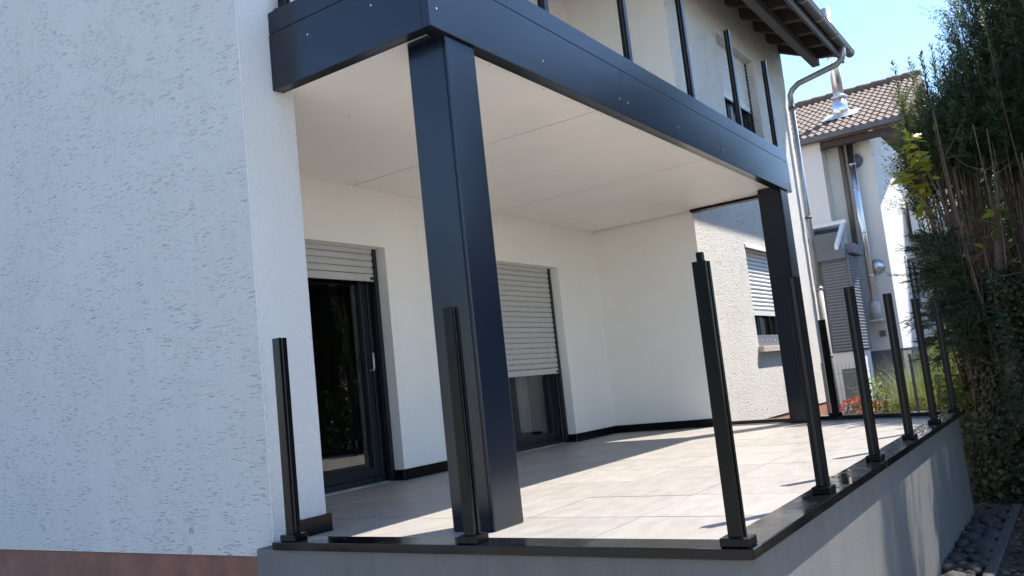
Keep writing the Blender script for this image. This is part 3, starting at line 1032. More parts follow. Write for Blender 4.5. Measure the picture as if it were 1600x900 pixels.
def yew(name, label, loc, leaders, rx, ry, zlow, ztop, seed, crown_from, mat='yew', lean=(0, 0), group=None, cat='tree', density=1.0, nlen=0.07, slope=None, tips=()):
    """upright conifer: many leaders with bottle-brush shoots, bare stems below"""
    rs = np.random.RandomState(seed)
    r = random.Random(seed)
    root = thing(name, label, cat, loc, group)
    trunk = G()
    allP, allD, allL = [], [], []
    topP, topD, topL = [], [], []
    for i in range(leaders):
        a = r.uniform(0, 2 * math.pi)
        q = math.sqrt(r.random())
        ex, ey = loc[0] + rx * q * math.cos(a) + lean[0], loc[1] + ry * q * math.sin(a) + lean[1]
        zt = ztop - (ztop - zlow) * 0.55 * (q ** 2) * r.uniform(.3, 1.0) + r.uniform(-.3, .3)
        if slope:
            zt += slope[0] * (ex - loc[0]) + slope[1] * (ey - loc[1])
        bx, by = loc[0] + (ex - loc[0]) * 0.25 + r.uniform(-.1, .1), loc[1] + (ey - loc[1]) * 0.25 + r.uniform(-.1, .1)
        path = []
        ph = r.uniform(0, 6)
        for k in range(9):
            t = k / 8
            s = t ** 0.8
            path.append((bx + (ex - bx) * s + 0.04 * math.sin(3 * t + ph), by + (ey - by) * s + 0.04 * math.cos(4 * t + ph), loc[2] + (zt - loc[2]) * t))
        r0_ = r.uniform(0.012, 0.024)
        trunk.tube(path, [r0_ * (1 - k / 8) + 0.003 for k in range(9)], 5, False)
        pa = np.array(path)
        zc_ = crown_from + r.uniform(-.35, .35) + 0.25 * (1 - q)
        nsh = int(62 * density * max(0.3, (zt - zc_)))
        if zt > zc_:
            zz = zc_ + (zt - 0.65 - zc_) * rs.uniform(0, 1, nsh)
            px = np.interp(zz, pa[:, 2], pa[:, 0]); py = np.interp(zz, pa[:, 2], pa[:, 1])
            az = rs.uniform(0, 2 * math.pi, nsh)
            el = rs.uniform(.35, 1.25, nsh)
            D = np.stack([np.cos(az) * np.cos(el), np.sin(az) * np.cos(el), np.sin(el)], 1)
            off = rs.uniform(0, .16, (nsh, 1))
            allP.append(np.stack([px, py, zz], 1) + D * off * np.array([1, 1, .4])); allD.append(D); allL.append(rs.uniform(.2, .45, nsh))
        tip = np.array(path[-1]); d = tip - np.array(path[-2]); d /= np.linalg.norm(d)
        topP.append(tip - d * 0.9); topD.append(d); topL.append(0.93)
    for (tx, ty, tz) in tips:
        b0 = Vector((loc[0], ty - 0.05 - 0.1 * r.random(), loc[2] + 1.6))
        tp = Vector((tx, ty, tz))
        path = [b0.lerp(tp, k / 6) + Vector((.02 * math.sin(k), .02 * math.cos(k * 1.3), 0)) * (1 - k / 6) for k in range(7)]
        trunk.tube(path, [.012 - .0016 * k for k in range(7)], 5, False)
        d = (path[-1] - path[-2]).normalized()
        topP.append(np.array(tp - d * 0.75)); topD.append(np.array(d)); topL.append(0.76)
        m = 44
        tt = rs.uniform(.42, .84, m)
        pos = np.array(b0)[None] * (1 - tt[:, None]) + np.array(tp)[None] * tt[:, None]
        az = rs.uniform(0, 2 * math.pi, m); el = rs.uniform(.6, 1.2, m)
        allP.append(pos); allD.append(np.stack([np.cos(az) * np.cos(el), np.sin(az) * np.cos(el), np.sin(el)], 1)); allL.append(rs.uniform(.2, .4, m))
    make(trunk, 'trunk', 'bark', root, smooth=True)
    V = [needles(np.concatenate(allP), np.concatenate(allD), rs, 20, np.concatenate(allL), nlen, 0.0052)]
    V.append(needles(np.array(topP), np.array(topD), rs, 110, np.array(topL), nlen * 1.5, 0.0075, fwd=0.75))
    quads_mesh('crown', np.concatenate(V), mat, root)
    return root

# ------------------------------------------------------------------ hedge conifers beyond the end of the terrace
yew('yew_tree', 'tall dark yew with upright candle shoots at the garden edge', (8.3, -1.05, GZ), 60, 1.15, 0.85, 1.9, 5.35, 3, 2.35, density=1.0)
yew('yew_tree', 'lower yew with sparse feathery tips beside the taller yew', (8.1, -0.02, GZ), 40, 0.80, 0.46, 2.0, 3.9, 5, 2.5, density=1.0, slope=(0, -0.5), tips=[(8.0, 0.413, 3.906), (8.0, 0.24, 3.899), (8.0, 0.115, 3.906), (8.0, 0.006, 3.817), (8.0, -0.097, 4.053), (8.0, -0.197, 4.143), (8.0, -0.287, 4.128), (8.0, -0.436, 4.046), (8.0, -0.579, 4.224), (8.0, -0.657, 4.241), (8.0, -0.769, 4.075)])

yew('yew_tree', 'yew of the boundary hedge standing in front of the tall yew', (7.15, -2.0, GZ), 34, 0.75, 0.8, 1.9, 5.5, 6, 1.6, density=0.8)
yew('yew_tree', 'slim yew standing alone beside the stone strip', (5.0, -1.75, GZ), 9, 0.26, 0.3, 1.9, 5.3, 8, 0.6, density=1.0)

# bare stems tangle below the crowns
rs = np.random.RandomState(21)
root = thing('leggy_conifer', 'leggy old conifer with bare brown stems and dead twigs under the yews', 'tree', (7.7, -0.55, GZ))
g = G()
for i in range(75):
    x, y = 7.7 + rnd.uniform(-.6, .9), -0.62 + rnd.uniform(-.75, .62)
    hgt = rnd.uniform(2.2, 3.9)
    path = []
    ph = rnd.uniform(0, 6)
    lx, ly = rnd.uniform(-.3, .3), rnd.uniform(-.28, .3)
    for k in range(8):
        t = k / 7
        path.append((x + lx * t + .05 * math.sin(5 * t + ph), y + ly * t + .05 * math.cos(4 * t + ph), GZ + 0.2 + hgt * t))
    g.tube(path, [0.022 * (1 - .7 * k / 7) * rnd.uniform(.8, 1.1) for k in range(8)], 5, False)
    for j in range(7):
        k = rnd.randrange(2, 7)
        p = Vector(path[k])
        d = Vector((rnd.uniform(-1, 1), rnd.uniform(-1, 1), rnd.uniform(-.1, .9))).normalized()
        L = rnd.uniform(.15, .5)
        g.tube([p, p + d * L * .5 + Vector((0, 0, -.01)), p + d * L + Vector((0, 0, rnd.uniform(-.05, .08)))], [.006, .004, .002], 4, False)
make(g, 'trunk', 'bark', root, smooth=True)
P0 = np.stack([rs.uniform(7.0, 8.7, 900), rs.uniform(-1.4, .05, 900), rs.uniform(0.9, 2.9, 900)], 1)
quads_mesh('crown', needles(P0, rand_unit(900, rs) * np.array([1, 1, .6]), rs, 20, rs.uniform(.1, .25, 900), .03, .0028), 'yew', root)

# cypress with flat feathery sprays reaching over the terrace end
def cypress(name, label, base, branches, seed, mat='cypress', nsp=46):
    rs = np.random.RandomState(seed)
    r = random.Random(seed)
    root = thing(name, label, 'tree', base)
    g = G()
    bz = max(b[0][2] for b in branches) + 0.3
    g.tube([base, (base[0] + .03, base[1] - .02, base[2] + 1.2), (base[0], base[1], bz)], [.07, .055, .02], 8, False)
    PP, DD, LL = [], [], []
    for (tip, start_z, dens) in branches:
        s = Vector((base[0], base[1], start_z))
        e = Vector(tip)
        mid = (s + e) / 2 + Vector((0, 0, .12))
        path = [s, s.lerp(mid, .5) + Vector((0, 0, .04)), mid, mid.lerp(e, .55) + Vector((0, 0, .03)), e]
        g.tube(path, [.016, .013, .010, .006, .003], 5, False)
        pa = np.array([tuple(p) for p in path])
        n = int(nsp * dens)
        t = rs.uniform(.25, 1, n) ** .8 * 4
        i0 = np.minimum(t.astype(int), 3)
        fr = (t - i0)[:, None]
        pos = pa[i0] * (1 - fr) + pa[i0 + 1] * fr
        ax = np.array(tuple((e - s).normalized()))
        D = rand_unit(n, rs) * np.array([1, 1, .45]) + ax * .9 + np.array([0, 0, -.1])
        D /= np.linalg.norm(D, axis=1, keepdims=True)
        pos = pos + rand_unit(n, rs) * .05
        PP.append(pos); DD.append(D); LL.append(rs.uniform(.12, .3, n))
        # secondary sprays
        for rep in range(3):
            m = n
            k = rs.randint(0, n, m)
            st = pos[k] + D[k] * (LL[-1][k] * rs.uniform(.2, .9, m))[:, None] if rep == 0 else pos[k] + D[k] * (rs.uniform(.05, .2, m))[:, None]
            d2 = D[k] + rand_unit(m, rs) * np.array([.9, .9, .35])
            d2 /= np.linalg.norm(d2, axis=1, keepdims=True)
            PP.append(st); DD.append(d2); 
            if rep == 0: pass
            LL.insert(len(LL), rs.uniform(.06, .16, m)) if rep else LL.append(rs.uniform(.06, .16, m))
            LLn = LL
        base_LL = LL
    make(g, 'trunk', 'bark', root, smooth=True)
    quads_mesh('crown', needles(np.concatenate(PP), np.concatenate(DD), rs, 30, np.concatenate(LL), .02, .0032, flat=.5, fwd=1.1), mat, root)
    return root
br = []
r_ = random.Random(4)
for i in range(16):
    z = r_.uniform(0.5, 1.6)
    br.append(((7.1 + r_.uniform(-.5, .5), 0.18 + r_.uniform(-.35, .22), z + r_.uniform(-.25, .1)), z, 1.0))
br += [((7.2, 0.24, 1.66), 1.5, 1.4), ((7.1, 0.24, 1.18), 1.2, 1.5), ((7.0, 0.15, 0.95), 1.0, 1.4), ((7.3, 0.34, 1.32), 1.2, 1.5)]
cypress('cypress_tree', 'small cypress with feathery grey green sprays behind the far terrace corner', (7.75, -0.12, GZ), br, 9)

# ivy covered trunk
rs = np.random.RandomState(33)
root = thing('ivy_tree', 'old tree thickly overgrown with dark ivy at the terrace end', 'tree', (7.15, -0.28, GZ))
g = G().tube([(7.15, -.28, GZ - .1), (7.16, -.29, 0), (7.22, -.3, 0.8), (7.34, -.36, 1.5), (7.5, -.46, 2.3)], [.16, .12, .08, .045, .02], 10)
make(g, 'trunk', 'bark', root, smooth=True)
n = 8000
z = rs.uniform(0, 1, n) ** 1.3 * 2.2 + GZ
az = rs.uniform(0, 2 * math.pi, n)
rad = (0.16 + 0.18 * rs.uniform(0, 1, n) ** 2 + 0.07 * np.sin(z * 3.1 + az) + 0.05 * np.sin(z * 9 + 3 * az)) * (1 - 0.22 * (z - GZ))
P = np.stack([7.15 + rad * np.cos(az) + .06 * (z - GZ) * .5, -.28 + rad * np.sin(az) * 1.2, z], 1)
Nn = np.stack([np.cos(az), np.sin(az), np.full(n, .35)], 1) + rs.normal(size=(n, 3)) * .35
Nn /= np.linalg.norm(Nn, axis=1, keepdims=True)
quads_mesh('ivy_leaves', leaves(P, Nn, rs, .042, .85), 'ivy', root, 6)
# ivy bank along the garden boundary, right of the trunk and low undergrowth
rs = np.random.RandomState(35)
root = thing('ivy_bank', 'dark bank of ivy and undergrowth below the conifers', 'ivy', (7.7, -1.2, GZ))
n = 15000
u = rs.uniform(0, 1, n); v = rs.uniform(0, 1, n)
yy = 0.25 - 2.6 * u
xx = 7.75 + 0.35 * np.sin(3 * yy) + 0.25 * rs.normal(size=n) * .6 + .3 * (v) 
zz = GZ + v ** 1.3 * (1.75 + .3 * np.sin(5 * yy) + .25 * np.sin(11 * yy + 1))
P = np.stack([xx, yy, zz], 1)
Nn = np.stack([-np.ones(n), rs.normal(size=n) * .9, .5 + rs.normal(size=n) * .8], 1)
Nn /= np.linalg.norm(Nn, axis=1, keepdims=True)
quads_mesh('ivy_leaves', leaves(P, Nn, rs, .046, .8), 'ivy', root, 6)
n = 5000
u = rs.uniform(0, 1, n)
P = np.stack([6.35 + 1.3 * rs.uniform(0, 1, n), .15 - .8 * u, GZ + .02 + rs.uniform(0, 1, n) ** 2 * .75], 1)
Nn = rand_unit(n, rs) + np.array([-.6, 0, .5]); Nn /= np.linalg.norm(Nn, axis=1, keepdims=True)
quads_mesh('undergrowth', leaves(P, Nn, rs, .05, .8), 'ivy', root, 6)

# cherry laurel twig with yellowish leaves in front of the yew
root = thing('cherry_laurel', 'cherry laurel with sunlit yellow green leaves among the yews', 'shrub', (7.35, 0.12, GZ))
g = G()
rs = np.random.RandomState(12)
PP, NN = [], []
for (ex, ey, ez) in ((7.15, .34, 2.72), (7.05, .40, 2.55), (7.1, .30, 2.88), (7.0, .42, 2.45), (7.0, .24, 2.6), (7.1, -.45, 1.95), (7.0, .33, 2.3), (6.95, .2, 2.75)):
    s = Vector((7.35, .12, GZ)); e = Vector((ex, ey, ez))
    m1 = Vector((7.4, .02, ez - 1.0))
    path = [s, s.lerp(m1, .6), m1, m1.lerp(e, .6), e]
    g.tube(path, [.014, .012, .009, .006, .003], 5, False)
    for k in range(15):
        t = rnd.uniform(.55, 1.0)
        p = m1.lerp(e, t)
        PP.append(tuple(p)); NN.append((rnd.uniform(-1, .3), rnd.uniform(-.6, .6), rnd.uniform(.2, 1)))
make(g, 'stem', 'bark', root, smooth=True)
NN = np.array(NN); NN /= np.linalg.norm(NN, axis=1, keepdims=True)
quads_mesh('leaves', leaves(np.array(PP), NN, rs, .125, .42), 'laurel', root, 6)

# dead leaves on the soil
rs = np.random.RandomState(44)
n = 3500
P = np.stack([rs.uniform(3.0, 8.2, n), rs.uniform(-2.2, .1, n), np.full(n, GZ + .006) + rs.uniform(0, .015, n)], 1)
keep = ~((P[:, 1] > -.27) & (P[:, 0] < 6.1))
P = P[keep]
Nn = np.stack([rs.normal(size=len(P)) * .3, rs.normal(size=len(P)) * .3, np.ones(len(P))], 1)
Nn /= np.linalg.norm(Nn, axis=1, keepdims=True)
o = quads_mesh('leaf_litter', leaves(P, Nn, rs, .05, .6), 'dead_leaf', None, 6)
o['kind'] = 'stuff'; o['label'] = 'dry brown leaves and twigs littering the soil'; o['category'] = 'leaves'

# ornamental grasses, shrubs and flowers behind the fence
def grass_tuft(loc, blades, h, spread, seed, label, mat='grass'):
    rs = np.random.RandomState(seed)
    root = thing('grass_tuft', label, 'grass', loc, 'ornamental grasses behind the wire fence')
    V = []
    az = rs.uniform(0, 2 * math.pi, blades)
    L = h * rs.uniform(.6, 1.1, blades)
    k = rs.uniform(.3, 1.0, blades) * spread
    bx = loc[0] + rs.normal(size=blades) * .1; by = loc[1] + rs.normal(size=blades) * .1
    seg = 5
    w = .004
    for s in range(seg):
        def pt(t):
            return np.stack([bx + np.cos(az) * k * t ** 1.8 * L, by + np.sin(az) * k * t ** 1.8 * L, loc[2] + L * (t - .45 * k * t ** 2.6)], 1)
        a, b = pt(s / seg), pt((s + 1) / seg)
        sd = np.stack([-np.sin(az), np.cos(az), np.zeros(blades)], 1) * w
        f0, f1 = (1 - s / seg * .9), (1 - (s + 1) / seg * .9)
        V.append(np.stack([a - sd * f0, a + sd * f0, b + sd * f1, b - sd * f1], 1))
    quads_mesh('blades', np.concatenate(V), mat, root)
    return root
grass_tuft((10.6, 1.35, GZ), 900, 1.35, .75, 1, 'arching green grass tuft beside the red flowers', 'grass')
grass_tuft((10.4, 0.95, GZ), 900, 1.45, .7, 2, 'dense arching grass tuft between the wire fence and the grey plinth', 'grass')
grass_tuft((11.2, 0.7, GZ), 1000, 1.75, .6, 3, 'tall pale grass tuft in front of the blue shaded wall', 'grass')
grass_tuft((11.6, 1.15, GZ), 900, 1.6, .6, 4, 'tall grass tuft behind the other grasses', 'grass')
def leaf_shrub(name, label, loc, r, h, n, seed, mat, size, flowers=None, cat='shrub'):
    rs = np.random.RandomState(seed)
    root = thing(name, label, cat, loc)
    g = G()
    for i in range(14):
        a = rnd.uniform(0, 6.3)
        g.tube([loc, (loc[0] + .3 * r * math.cos(a), loc[1] + .3 * r * math.sin(a), loc[2] + h * .5), (loc[0] + .8 * r * math.cos(a), loc[1] + .8 * r * math.sin(a), loc[2] + h * rnd.uniform(.7, .95))], [.012, .008, .003], 5, False)
    make(g, 'stem', 'bark', root, smooth=True)
    u = rand_unit(n, rs)
    q = rs.uniform(.35, 1, (n, 1)) ** .5
    lump = 1 + .22 * np.sin(u[:, :1] * 7 + 1) * np.cos(u[:, 1:2] * 6) + .15 * np.sin(u[:, 2:] * 9)
    P = np.array(loc) + np.array([0, 0, h * .55]) + u * q * lump * np.array([r, r, h * .5])
    N = u + rs.normal(size=(n, 3)) * .5
    N /= np.linalg.norm(N, axis=1, keepdims=True)
    quads_mesh('foliage', leaves(P, N, rs, size, .55), mat, root, 6)
    if flowers:
        m, fm, fs = flowers
        u = rand_unit(m, rs); u[:, 2] = np.abs(u[:, 2])
        c = np.array(loc) + np.array([0, 0, h * .55]) + u * np.array([r, r, h * .5]) * 1.03
        PP = np.repeat(c, 8, 0) + rs.normal(size=(m * 8, 3)) * fs * .35
        NN = rand_unit(m * 8, rs)
        quads_mesh('flowers', leaves(PP, NN, rs, fs, .9), fm, root, 6)
    return root
leaf_shrub('rose_bush', 'low rose bush with a bright red bloom behind the fence', (10.1, 1.62, GZ), .28, 1.1, 900, 61, 'limegreen', .05, (4, 'red_flower', .05))
leaf_shrub('flower_bed_plant', 'low reddish flowering plant at the foot of the neighbour base wall', (12.6, 2.35, GZ), .5, .7, 1200, 62, 'ivy', .05, (40, 'red_flower', .04))
leaf_shrub('marigold_plant', 'low plant with orange blooms in front of the grass tufts', (9.9, 1.3, GZ), .35, .55, 900, 63, 'limegreen', .04, (22, 'orange_flower', .04))
leaf_shrub('lime_shrub', 'bright yellow green shrub behind the cypress sprays', (12.2, 0.45, GZ), .75, 2.1, 4200, 64, 'limegreen', .07)
leaf_shrub('round_shrub', 'dark green shrub with red buds below the lime shrub', (10.9, 0.15, GZ), .55, 1.5, 3000, 65, 'cypress', .06, (7, 'red_flower', .04))
leaf_shrub('undergrowth_shrub', 'olive green shrub just beyond the far terrace corner', (8.3, 0.25, GZ), .5, 1.25, 3600, 66, 'grass', .045)
leaf_shrub('hedge_shrub', 'dense dark shrub closing the gap behind the yews', (10.3, -1.1, GZ), 1.1, 4.2, 9000, 67, 'yew', .09)
leaf_shrub('hedge_shrub', 'tall dark shrub filling the gap between both yews', (9.7, -0.35, GZ), .7, 4.6, 7000, 71, 'yew', .09)
leaf_shrub('hedge_shrub', 'broad hedge shrub added out of view beside the kerb to shade it', (6.85, -1.5, GZ), .55, 4.2, 5000, 69, 'yew', .09)  # this and the next shrub are added out of frame to shade the stones
leaf_shrub('hedge_shrub', 'lower hedge shrub added out of view at the slim yew to shade the kerb', (5.85, -1.48, GZ), .52, 3.9, 5000, 70, 'yew', .09)
leaf_shrub('hedge_shrub', 'dense dark shrub behind the ivy bank on the garden boundary', (9.6, -2.3, GZ), 1.2, 4.6, 9000, 68, 'yew', .09)

# ------------------------------------------------------------------ wire mesh fence between the gardens
FX = 9.3
fence = thing('wire_fence', 'galvanised wire mesh fence in front of the neighbour garden', 'fence', (FX, 0.2, GZ))
for y in (2.05, 0.95, -0.15):
    make(G().box(FX - .02, FX + .02, y - .02, y + .02, GZ, 0.50), 'fence_post', 'wire', fence, 0.003)
y0, y1, z1 = -0.15, 2.05, 0.46
z = GZ + .06
k = 0
while z < z1 + .01:
    make(G().tube([(FX - .024, y0, z), (FX - .024, y1, z)], .0028, 5, False), 'horizontal_wire', 'wire', fence)
    z += .2
y = y0 + .05
while y < y1:
    make(G().tube([(FX - .03, y, GZ + .03), (FX - .03, y, z1)], .0024, 5, False), 'vertical_wire', 'wire', fence)
    y += .05

# ------------------------------------------------------------------ neighbour house
nb = thing('neighbour_house', 'cream neighbour house with brown tiled roof and steel flue', 'house', (16, 2.15, GZ))
NX, NY = 16.0, 2.12
make(G().box(NX, 24, NY, 9.5, 0.58, 5.25), 'wall', 'neigh_cream', nb)
make(G().box(NX - 0.45, NX - 0.002, 3.02, 9.5, 0.58, 5.10), 'wall_projection', 'neigh_cream', nb)
make(G().box(NX + 0.02, 24, NY + .02, 9.48, GZ - .1, 0.58), 'plinth', 'neigh_plinth', nb)
make(G().box(NX - 0.43, NX + .019, 3.04, 9.48, GZ - .1, 0.58), 'plinth', 'neigh_plinth', nb)
# wing set back with its balcony
make(G().box(21.4, 27, -3.5, NY - .001, 0.58, 5.3), 'wing_wall', 'neigh_white', nb)
make(G().box(21.42, 27, -3.48, NY - .001, GZ - .1, 0.579), 'plinth', 'neigh_plinth', nb)
bl = make(G().box(19.0, 21.4, -1.0, 2.02, 3.08, 3.26), 'balcony_slab', 'neigh_white', nb, 0.01)
make(G().box(18.96, 19.04, -1.0, 2.02, 3.262, 4.15), 'parapet', 'pvc_white', bl, 0.01)
make(G().box(19.04, 21.4, 1.94, 2.02, 3.262, 4.15), 'parapet', 'pvc_white', bl, 0.01)
make(G().tube([(18.98, -1.0, 4.33), (18.98, 2.0, 4.33)], .022, 8), 'handrail', 'steel', bl)
for y in (-0.9, 0.55, 2.0):
    make(G().tube([(18.98, y, 3.2), (18.98, y, 4.33)], .018, 8), 'rail_post', 'steel', bl)
def nwin(x0, x1, z0, z1, plane_y):
    w_ = bpy.data.objects.new('window', None)
    w_.location = Vector(((x0 + x1) / 2, plane_y, z0)) - wloc(nb)
    link(w_, nb)
    for a, b, c, d in ((x0, x1, z0, z0 + .08), (x0, x1, z1 - .08, z1), (x0, x0 + .09, z0 + .08, z1 - .08), (x1 - .09, x1, z0 + .08, z1 - .08), ((x0 + x1) / 2 - .05, (x0 + x1) / 2 + .05, z0 + .08, z1 - .08)):
        make(G().box(a, b, plane_y - .03, plane_y + .04, c, d), 'frame', 'pvc_white', w_)
    make(G().poly([(x0 + .05, plane_y - .004, z0 + .05), (x1 - .05, plane_y - .004, z0 + .05), (x1 - .05, plane_y - .004, z1 - .05), (x0 + .05, plane_y - .004, z1 - .05)]), 'pane', 'frame', w_)
    make(G().box(x0 - .08, x1 + .08, plane_y - .12, plane_y - .001, z0 - .07, z0 - .002), 'sill', 'stone_sill', w_)
nwin(17.9, 19.3, 1.35, 2.62, NY)
nwin(19.5, 20.9, 4.0, 4.98, NY)
# wing window facing the garden
w_ = bpy.data.objects.new('window', None)
w_.location = Vector((21.4, 0.5, 1.3)) - wloc(nb)
link(w_, nb)
for a, b, c, d in ((1.0, 1.8, 1.3, 1.38), (1.0, 1.8, 2.52, 2.6), (1.0, 1.08, 1.38, 2.52), (1.72, 1.8, 1.38, 2.52)):
    make(G().box(21.36, 21.44, a, b, c, d), 'frame', 'pvc_white', w_)
make(G().poly([(21.395, 1.05, 1.35), (21.395, 1.75, 1.35), (21.395, 1.75, 2.55), (21.395, 1.05, 2.55)]), 'pane', 'frame', w_)

# roof: slab, single tiles, eave boards
RX0, RZ0, RA = 15.38, 5.12, math.atan(0.46)
RX1, RY0, RY1 = 19.45, 1.33, 9.8
rz1 = RZ0 + (RX1 - RX0) * .46
g = G()
pr = [(RX0, RY0, RZ0 - .02), (RX1, RY0, rz1 - .02), (2 * RX1 - RX0, RY0, RZ0 - .02), (2 * RX1 - RX0, RY0, RZ0 - .14), (RX1, RY0, rz1 - .16), (RX0, RY0, RZ0 - .14)]
g.mesh(pr + [(p[0], RY1, p[2]) for p in pr], [(0, 1, 4, 5), (1, 2, 3, 4), (6, 11, 10, 7), (7, 10, 9, 8), (0, 6, 7, 1), (1, 7, 8, 2), (5, 4, 10, 11), (4, 3, 9, 10), (0, 5, 11, 6), (2, 8, 9, 3)])
nroof = make(g, 'roof', 'dark_roof', nb)
def tile_mesh():
    vs, fs = [], []
    nx, L, Wd = 13, .40, .302
    for (u, dz) in ((0, .026), (L, 0.0)):
        for k in range(nx):
            t = k / (nx - 1)
            vs.append((u, -Wd / 2 + Wd * t, dz + .020 + .020 * math.sin(2 * math.pi * 2 * t - .6)))
    for k in range(nx):                                     # front lip
        x, y, z = vs[k]
        vs.append((0.0, y, z - .024))
    for k in range(nx - 1):
        fs.append((k, nx + k, nx + k + 1, k + 1))
        fs.append((2 * nx + k, k, k + 1, 2 * nx + k + 1))
    me = bpy.data.meshes.new('roof_tile')
    me.from_pydata(vs, [], fs)
    me.update()
    me.materials.append(M['roof_tile'])
    return me
tm = tile_mesh()
bl_ = wloc(nroof)
rows = int(((RX1 - RX0) / math.cos(RA)) / .34)
for i in range(rows + 1):
    u = i * .34
    for j in range(15):
        o = bpy.data.objects.new('roof_tile', tm)
        p = Vector((RX0 + u * math.cos(RA), RY0 + .15 + j * .30, RZ0 + u * math.sin(RA) - .012 + rnd.uniform(-.003, .003)))
        o.location = p - bl_
        o.rotation_euler = (rnd.uniform(-.006, .006), -RA + rnd.uniform(-.006, .006), 0)
        link(o, nroof)
for j in range(13):
    g = G().tube([(RX1, RY0 + j * .36, rz1 + .03), (RX1, RY0 + j * .36 + .4, rz1 + .045)], [.11, .12], 10)
    make(g, 'ridge_tile', 'roof_tile', nroof)
make(G().box(RX0 - .11, RX0 - .005, RY0, RY1, RZ0 - .12, RZ0 - .005), 'gutter', 'zinc_dark', nroof, 0.02)
make(G().box(RX0 + .10, RX0 + .26, RY0 + .05, 3.0, RZ0 - .26, RZ0 - .141), 'eave_beam', 'wood', nroof)
make(G().box(RX0 + .261, NX, RY0 + .02, RY1, RZ0 - .18, RZ0 - .142), 'soffit', 'wood', nroof)
# flue on the wall and its chimney above the roof
fl = make(G().tube([(15.82, 2.50, 1.25), (15.82, 2.50, 5.0)], .075, 16), 'flue', 'steel', nb, smooth=True)
for z in (4.45, 3.9, 3.0, 2.1):
    make(G().tube([(15.82, 2.50, z), (15.82, 2.50, z + .03)], .079, 16), 'flue_band', 'steel', fl, smooth=True)
make(G().tube([(15.82, 2.50, 1.22), (15.82, 2.50, 1.58)], .11, 12), 'flue_wrap', 'wrap', fl, smooth=True)
make(G().box(15.6, 16, 2.36, 2.66, 1.17, 1.21), 'flue_bracket', 'zinc', fl, 0.004)
make(G().tube([(15.95, 2.36, 2.29), (15.86, 2.36, 2.29)], [.16, .05], 14), 'flue_hatch', 'steel', fl, smooth=True)
make(G().tube([(15.93, 2.70, 5.0), (15.93, 2.70, 2.6)], .055, 10), 'rain_pipe', 'brown_pipe', nb, smooth=True)
make(G().tube([(15.985, 2.46, 4.55), (15.94, 2.46, 4.55)], .15, 16), 'wall_vent', 'box_grey', nb, smooth=True)
make(G().box(15.97, 16.0, 2.40, 2.52, .86, .98), 'vent_grille', 'brown_pipe', nb)
cx, cy, cz = 16.75, 2.73, RZ0 + (16.75 - RX0) * .46
ch = make(G().tube([(cx, cy, cz + .3), (cx, cy, 8.25)], .115, 16), 'chimney_flue', 'steel', nb, smooth=True)
make(G().tube([(cx, cy, cz - .05), (cx, cy, cz + .42)], [.20, .14], 16), 'flashing_cone', 'steel', ch, smooth=True)
make(G().tube([(cx, cy, cz + .42), (cx, cy, cz + .47)], .165, 16), 'storm_collar', 'steel', ch, smooth=True)
a = .28
g = G().prism([(cx - a, cy - .36, cz - a * .46 + .05), (cx + a, cy - .36, cz + a * .46 + .05), (cx + a, cy + .36, cz + a * .46 + .05), (cx - a, cy + .36, cz - a * .46 + .05)], (0, 0, .012))
make(g, 'flashing_sheet', 'zinc', ch)
for z in (7.1, 7.16):
    make(G().tube([(cx, cy, z), (cx, cy, z + .02)], .13, 16), 'flue_band', 'steel', ch, smooth=True)

# conservatory with closed grey shutters
cons = thing('conservatory', 'neighbour conservatory with closed grey roller shutters and white sloped glazing bars', 'conservatory', (15.2, 3.0, GZ))
CX0, CY0 = 14.6, 2.62
make(G().box(CX0 + .04, NX - .46, CY0 + .04, 5.0, GZ - .1, 0.62), 'base_wall', 'neigh_white', cons)
cw = make(G().box(CX0 + .02, CX0 + .05, 2.74, 3.05, -.45, .30), 'cellar_window', 'box_grey', cons)
for k in range(9):
    make(G().box(CX0 + .006, CX0 + .019, 2.77, 3.02, -.42 + k * .078, -.36 + k * .078), 'slat', 'slat_grey', cw)
make(G().box(CX0 - .03, CX0 + .039, 2.68, 3.10, -.50, -.452), 'sill', 'neigh_white', cons)
make(G().box(CX0 + .06, NX - .46, CY0 + .06, 5.0, .621, 2.5), 'glazed_body', 'box_grey', cons)
def nshutter(face, a0, a1, z0, z1, p):
    root_ = bpy.data.objects.new('roller_shutter', None)
    root_.location = Vector((p, (a0 + a1) / 2, z0) if face == 'x' else ((a0 + a1) / 2, p, z0)) - wloc(cons)
    link(root_, cons)
    if face == 'x':
        root_.rotation_euler = (0, 0, -math.pi / 2)
    me = slat_mesh('slat', a1 - a0, .06, 'slat_grey', .014)
    z = .03
    while z < z1 - z0:
        o = bpy.data.objects.new('slat', me)
        o.location = (0, 0, z)
        link(o, root_)
        z += .06
    return root_
nshutter('x', 2.66, 3.12, .64, 2.42, CX0)
nshutter('x', 3.2, 4.6, .64, 2.42, CX0)
nshutter('y', 14.72, 15.5, .64, 2.52, CY0)
make(G().box(CX0 - .10, CX0 + .05, 2.64, 4.65, 2.42, 2.60), 'shutter_box', 'box_grey', cons, 0.008)
make(G().box(14.72, 15.54, CY0 - .11, CY0 + .05, 2.52, 2.72), 'shutter_box', 'box_grey', cons, 0.008)
make(G().box(CX0 - .03, CX0 + .03, CY0 - .02, CY0 + .03, .62, 2.5), 'corner_post', 'box_grey', cons)
for y in (2.75, 3.45, 4.15):
    make(G().prism([(14.55, y, 2.61), (15.53, y, 3.22), (15.53, y, 3.32), (14.55, y, 2.71)], (0, .07, 0)), 'glazing_bar', 'pvc_white', cons)
make(G().prism([(14.62, 2.75, 2.62), (15.53, 2.75, 3.20), (15.53, 4.2, 3.20), (14.62, 4.2, 2.62)], (0, 0, .01)), 'roof_pane', 'glass', cons)
make(G().box(15.40, 15.52, 2.72, 4.3, 3.22, 3.30), 'wall_plate', 'pvc_white', cons)
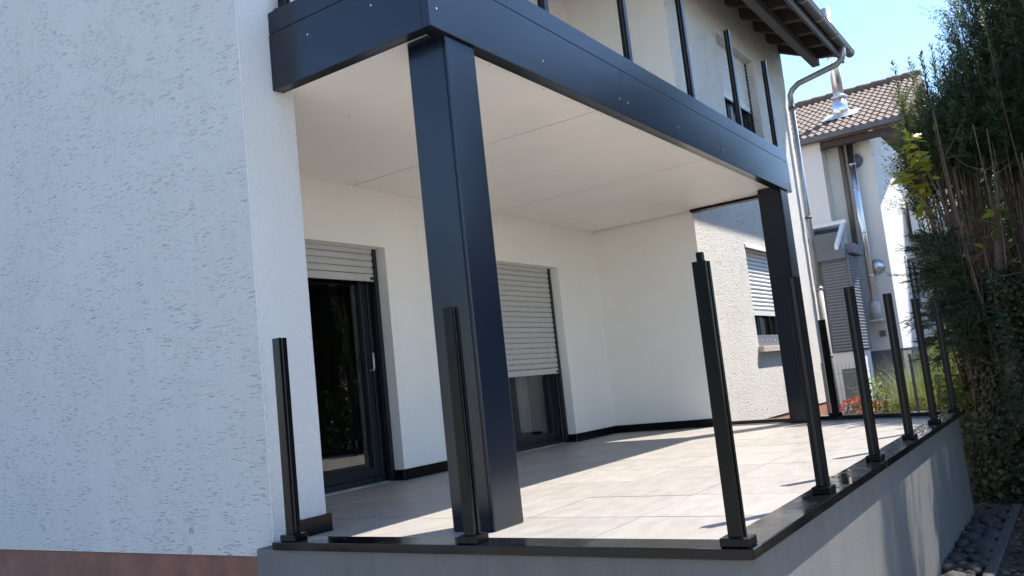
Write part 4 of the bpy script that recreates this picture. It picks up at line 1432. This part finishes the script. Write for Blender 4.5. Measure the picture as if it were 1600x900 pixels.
make(G().box(14.98, 15.04, 2.76, 2.80, 2.6, 2.86), 'upright', 'pvc_white', cons)
make(G().box(15.34, 15.40, 2.76, 2.80, 2.6, 3.1), 'upright', 'pvc_white', cons)

# ------------------------------------------------------------------ house and hedge across the garden (seen mirrored in the door glass)
op = thing('opposite_house', 'plain house across the garden mirrored in the terrace door', 'house', (14, -15, GZ))
make(G().box(7, 22, -22, -14, GZ - .1, 5.0), 'wall', 'neigh_cream', op)
g = G()
pr = [(6.5, -13.3, 4.75), (6.5, -18, 7.6), (6.5, -22.7, 4.75), (6.5, -22.7, 4.95), (6.5, -18, 7.8), (6.5, -13.3, 4.95)]
g.mesh(pr + [(22.5, p[1], p[2]) for p in pr], [(0, 1, 4, 5), (1, 2, 3, 4), (6, 11, 10, 7), (7, 10, 9, 8), (0, 6, 7, 1), (1, 7, 8, 2), (5, 4, 10, 11), (4, 3, 9, 10), (0, 5, 11, 6), (2, 8, 9, 3)])
make(g, 'roof', 'dark_roof', op)
for x in (9, 13, 17):
    w_ = make(G().box(x, x + 1.4, -14.001, -13.96, 0.6, 2.0), 'window', 'frame', op)
    make(G().box(x - .08, x + 1.48, -13.998, -13.9, .5, .598), 'sill', 'stone_sill', op)
def lawn_hedge(x, y, h, seed, label):
    leaf_shrub('garden_shrub', label, (x, y, GZ), 1.1, h, 5000, seed, 'cypress', .11)
lawn_hedge(7.4, -6.2, 3.4, 81, 'broad dark shrub across the garden mirrored in the door glass')
lawn_hedge(9.6, -6.6, 4.2, 82, 'tall dark shrub across the garden mirrored in the door glass')
lawn_hedge(12.2, -6.8, 3.6, 83, 'round dark shrub at the end of the opposite hedge')

# unseen trees added opposite the gable to darken what the metal mirrors
for i, (x, y, h) in enumerate(((-15, 4.5, 6.0), (-17, 9.5, 7.5), (-15, 15.0, 6.5), (-14.5, -0.5, 4.5))):
    leaf_shrub('reflection_tree', ('round leafy tree added opposite the gable wall', 'tallest leafy tree added in the side garden', 'leafy tree added at the rear of the side garden', 'low leafy tree added at the front of the side garden')[i],
               (x, y, GZ), 2.3, h, 7000, 90 + i, 'cypress', .2, cat='tree')
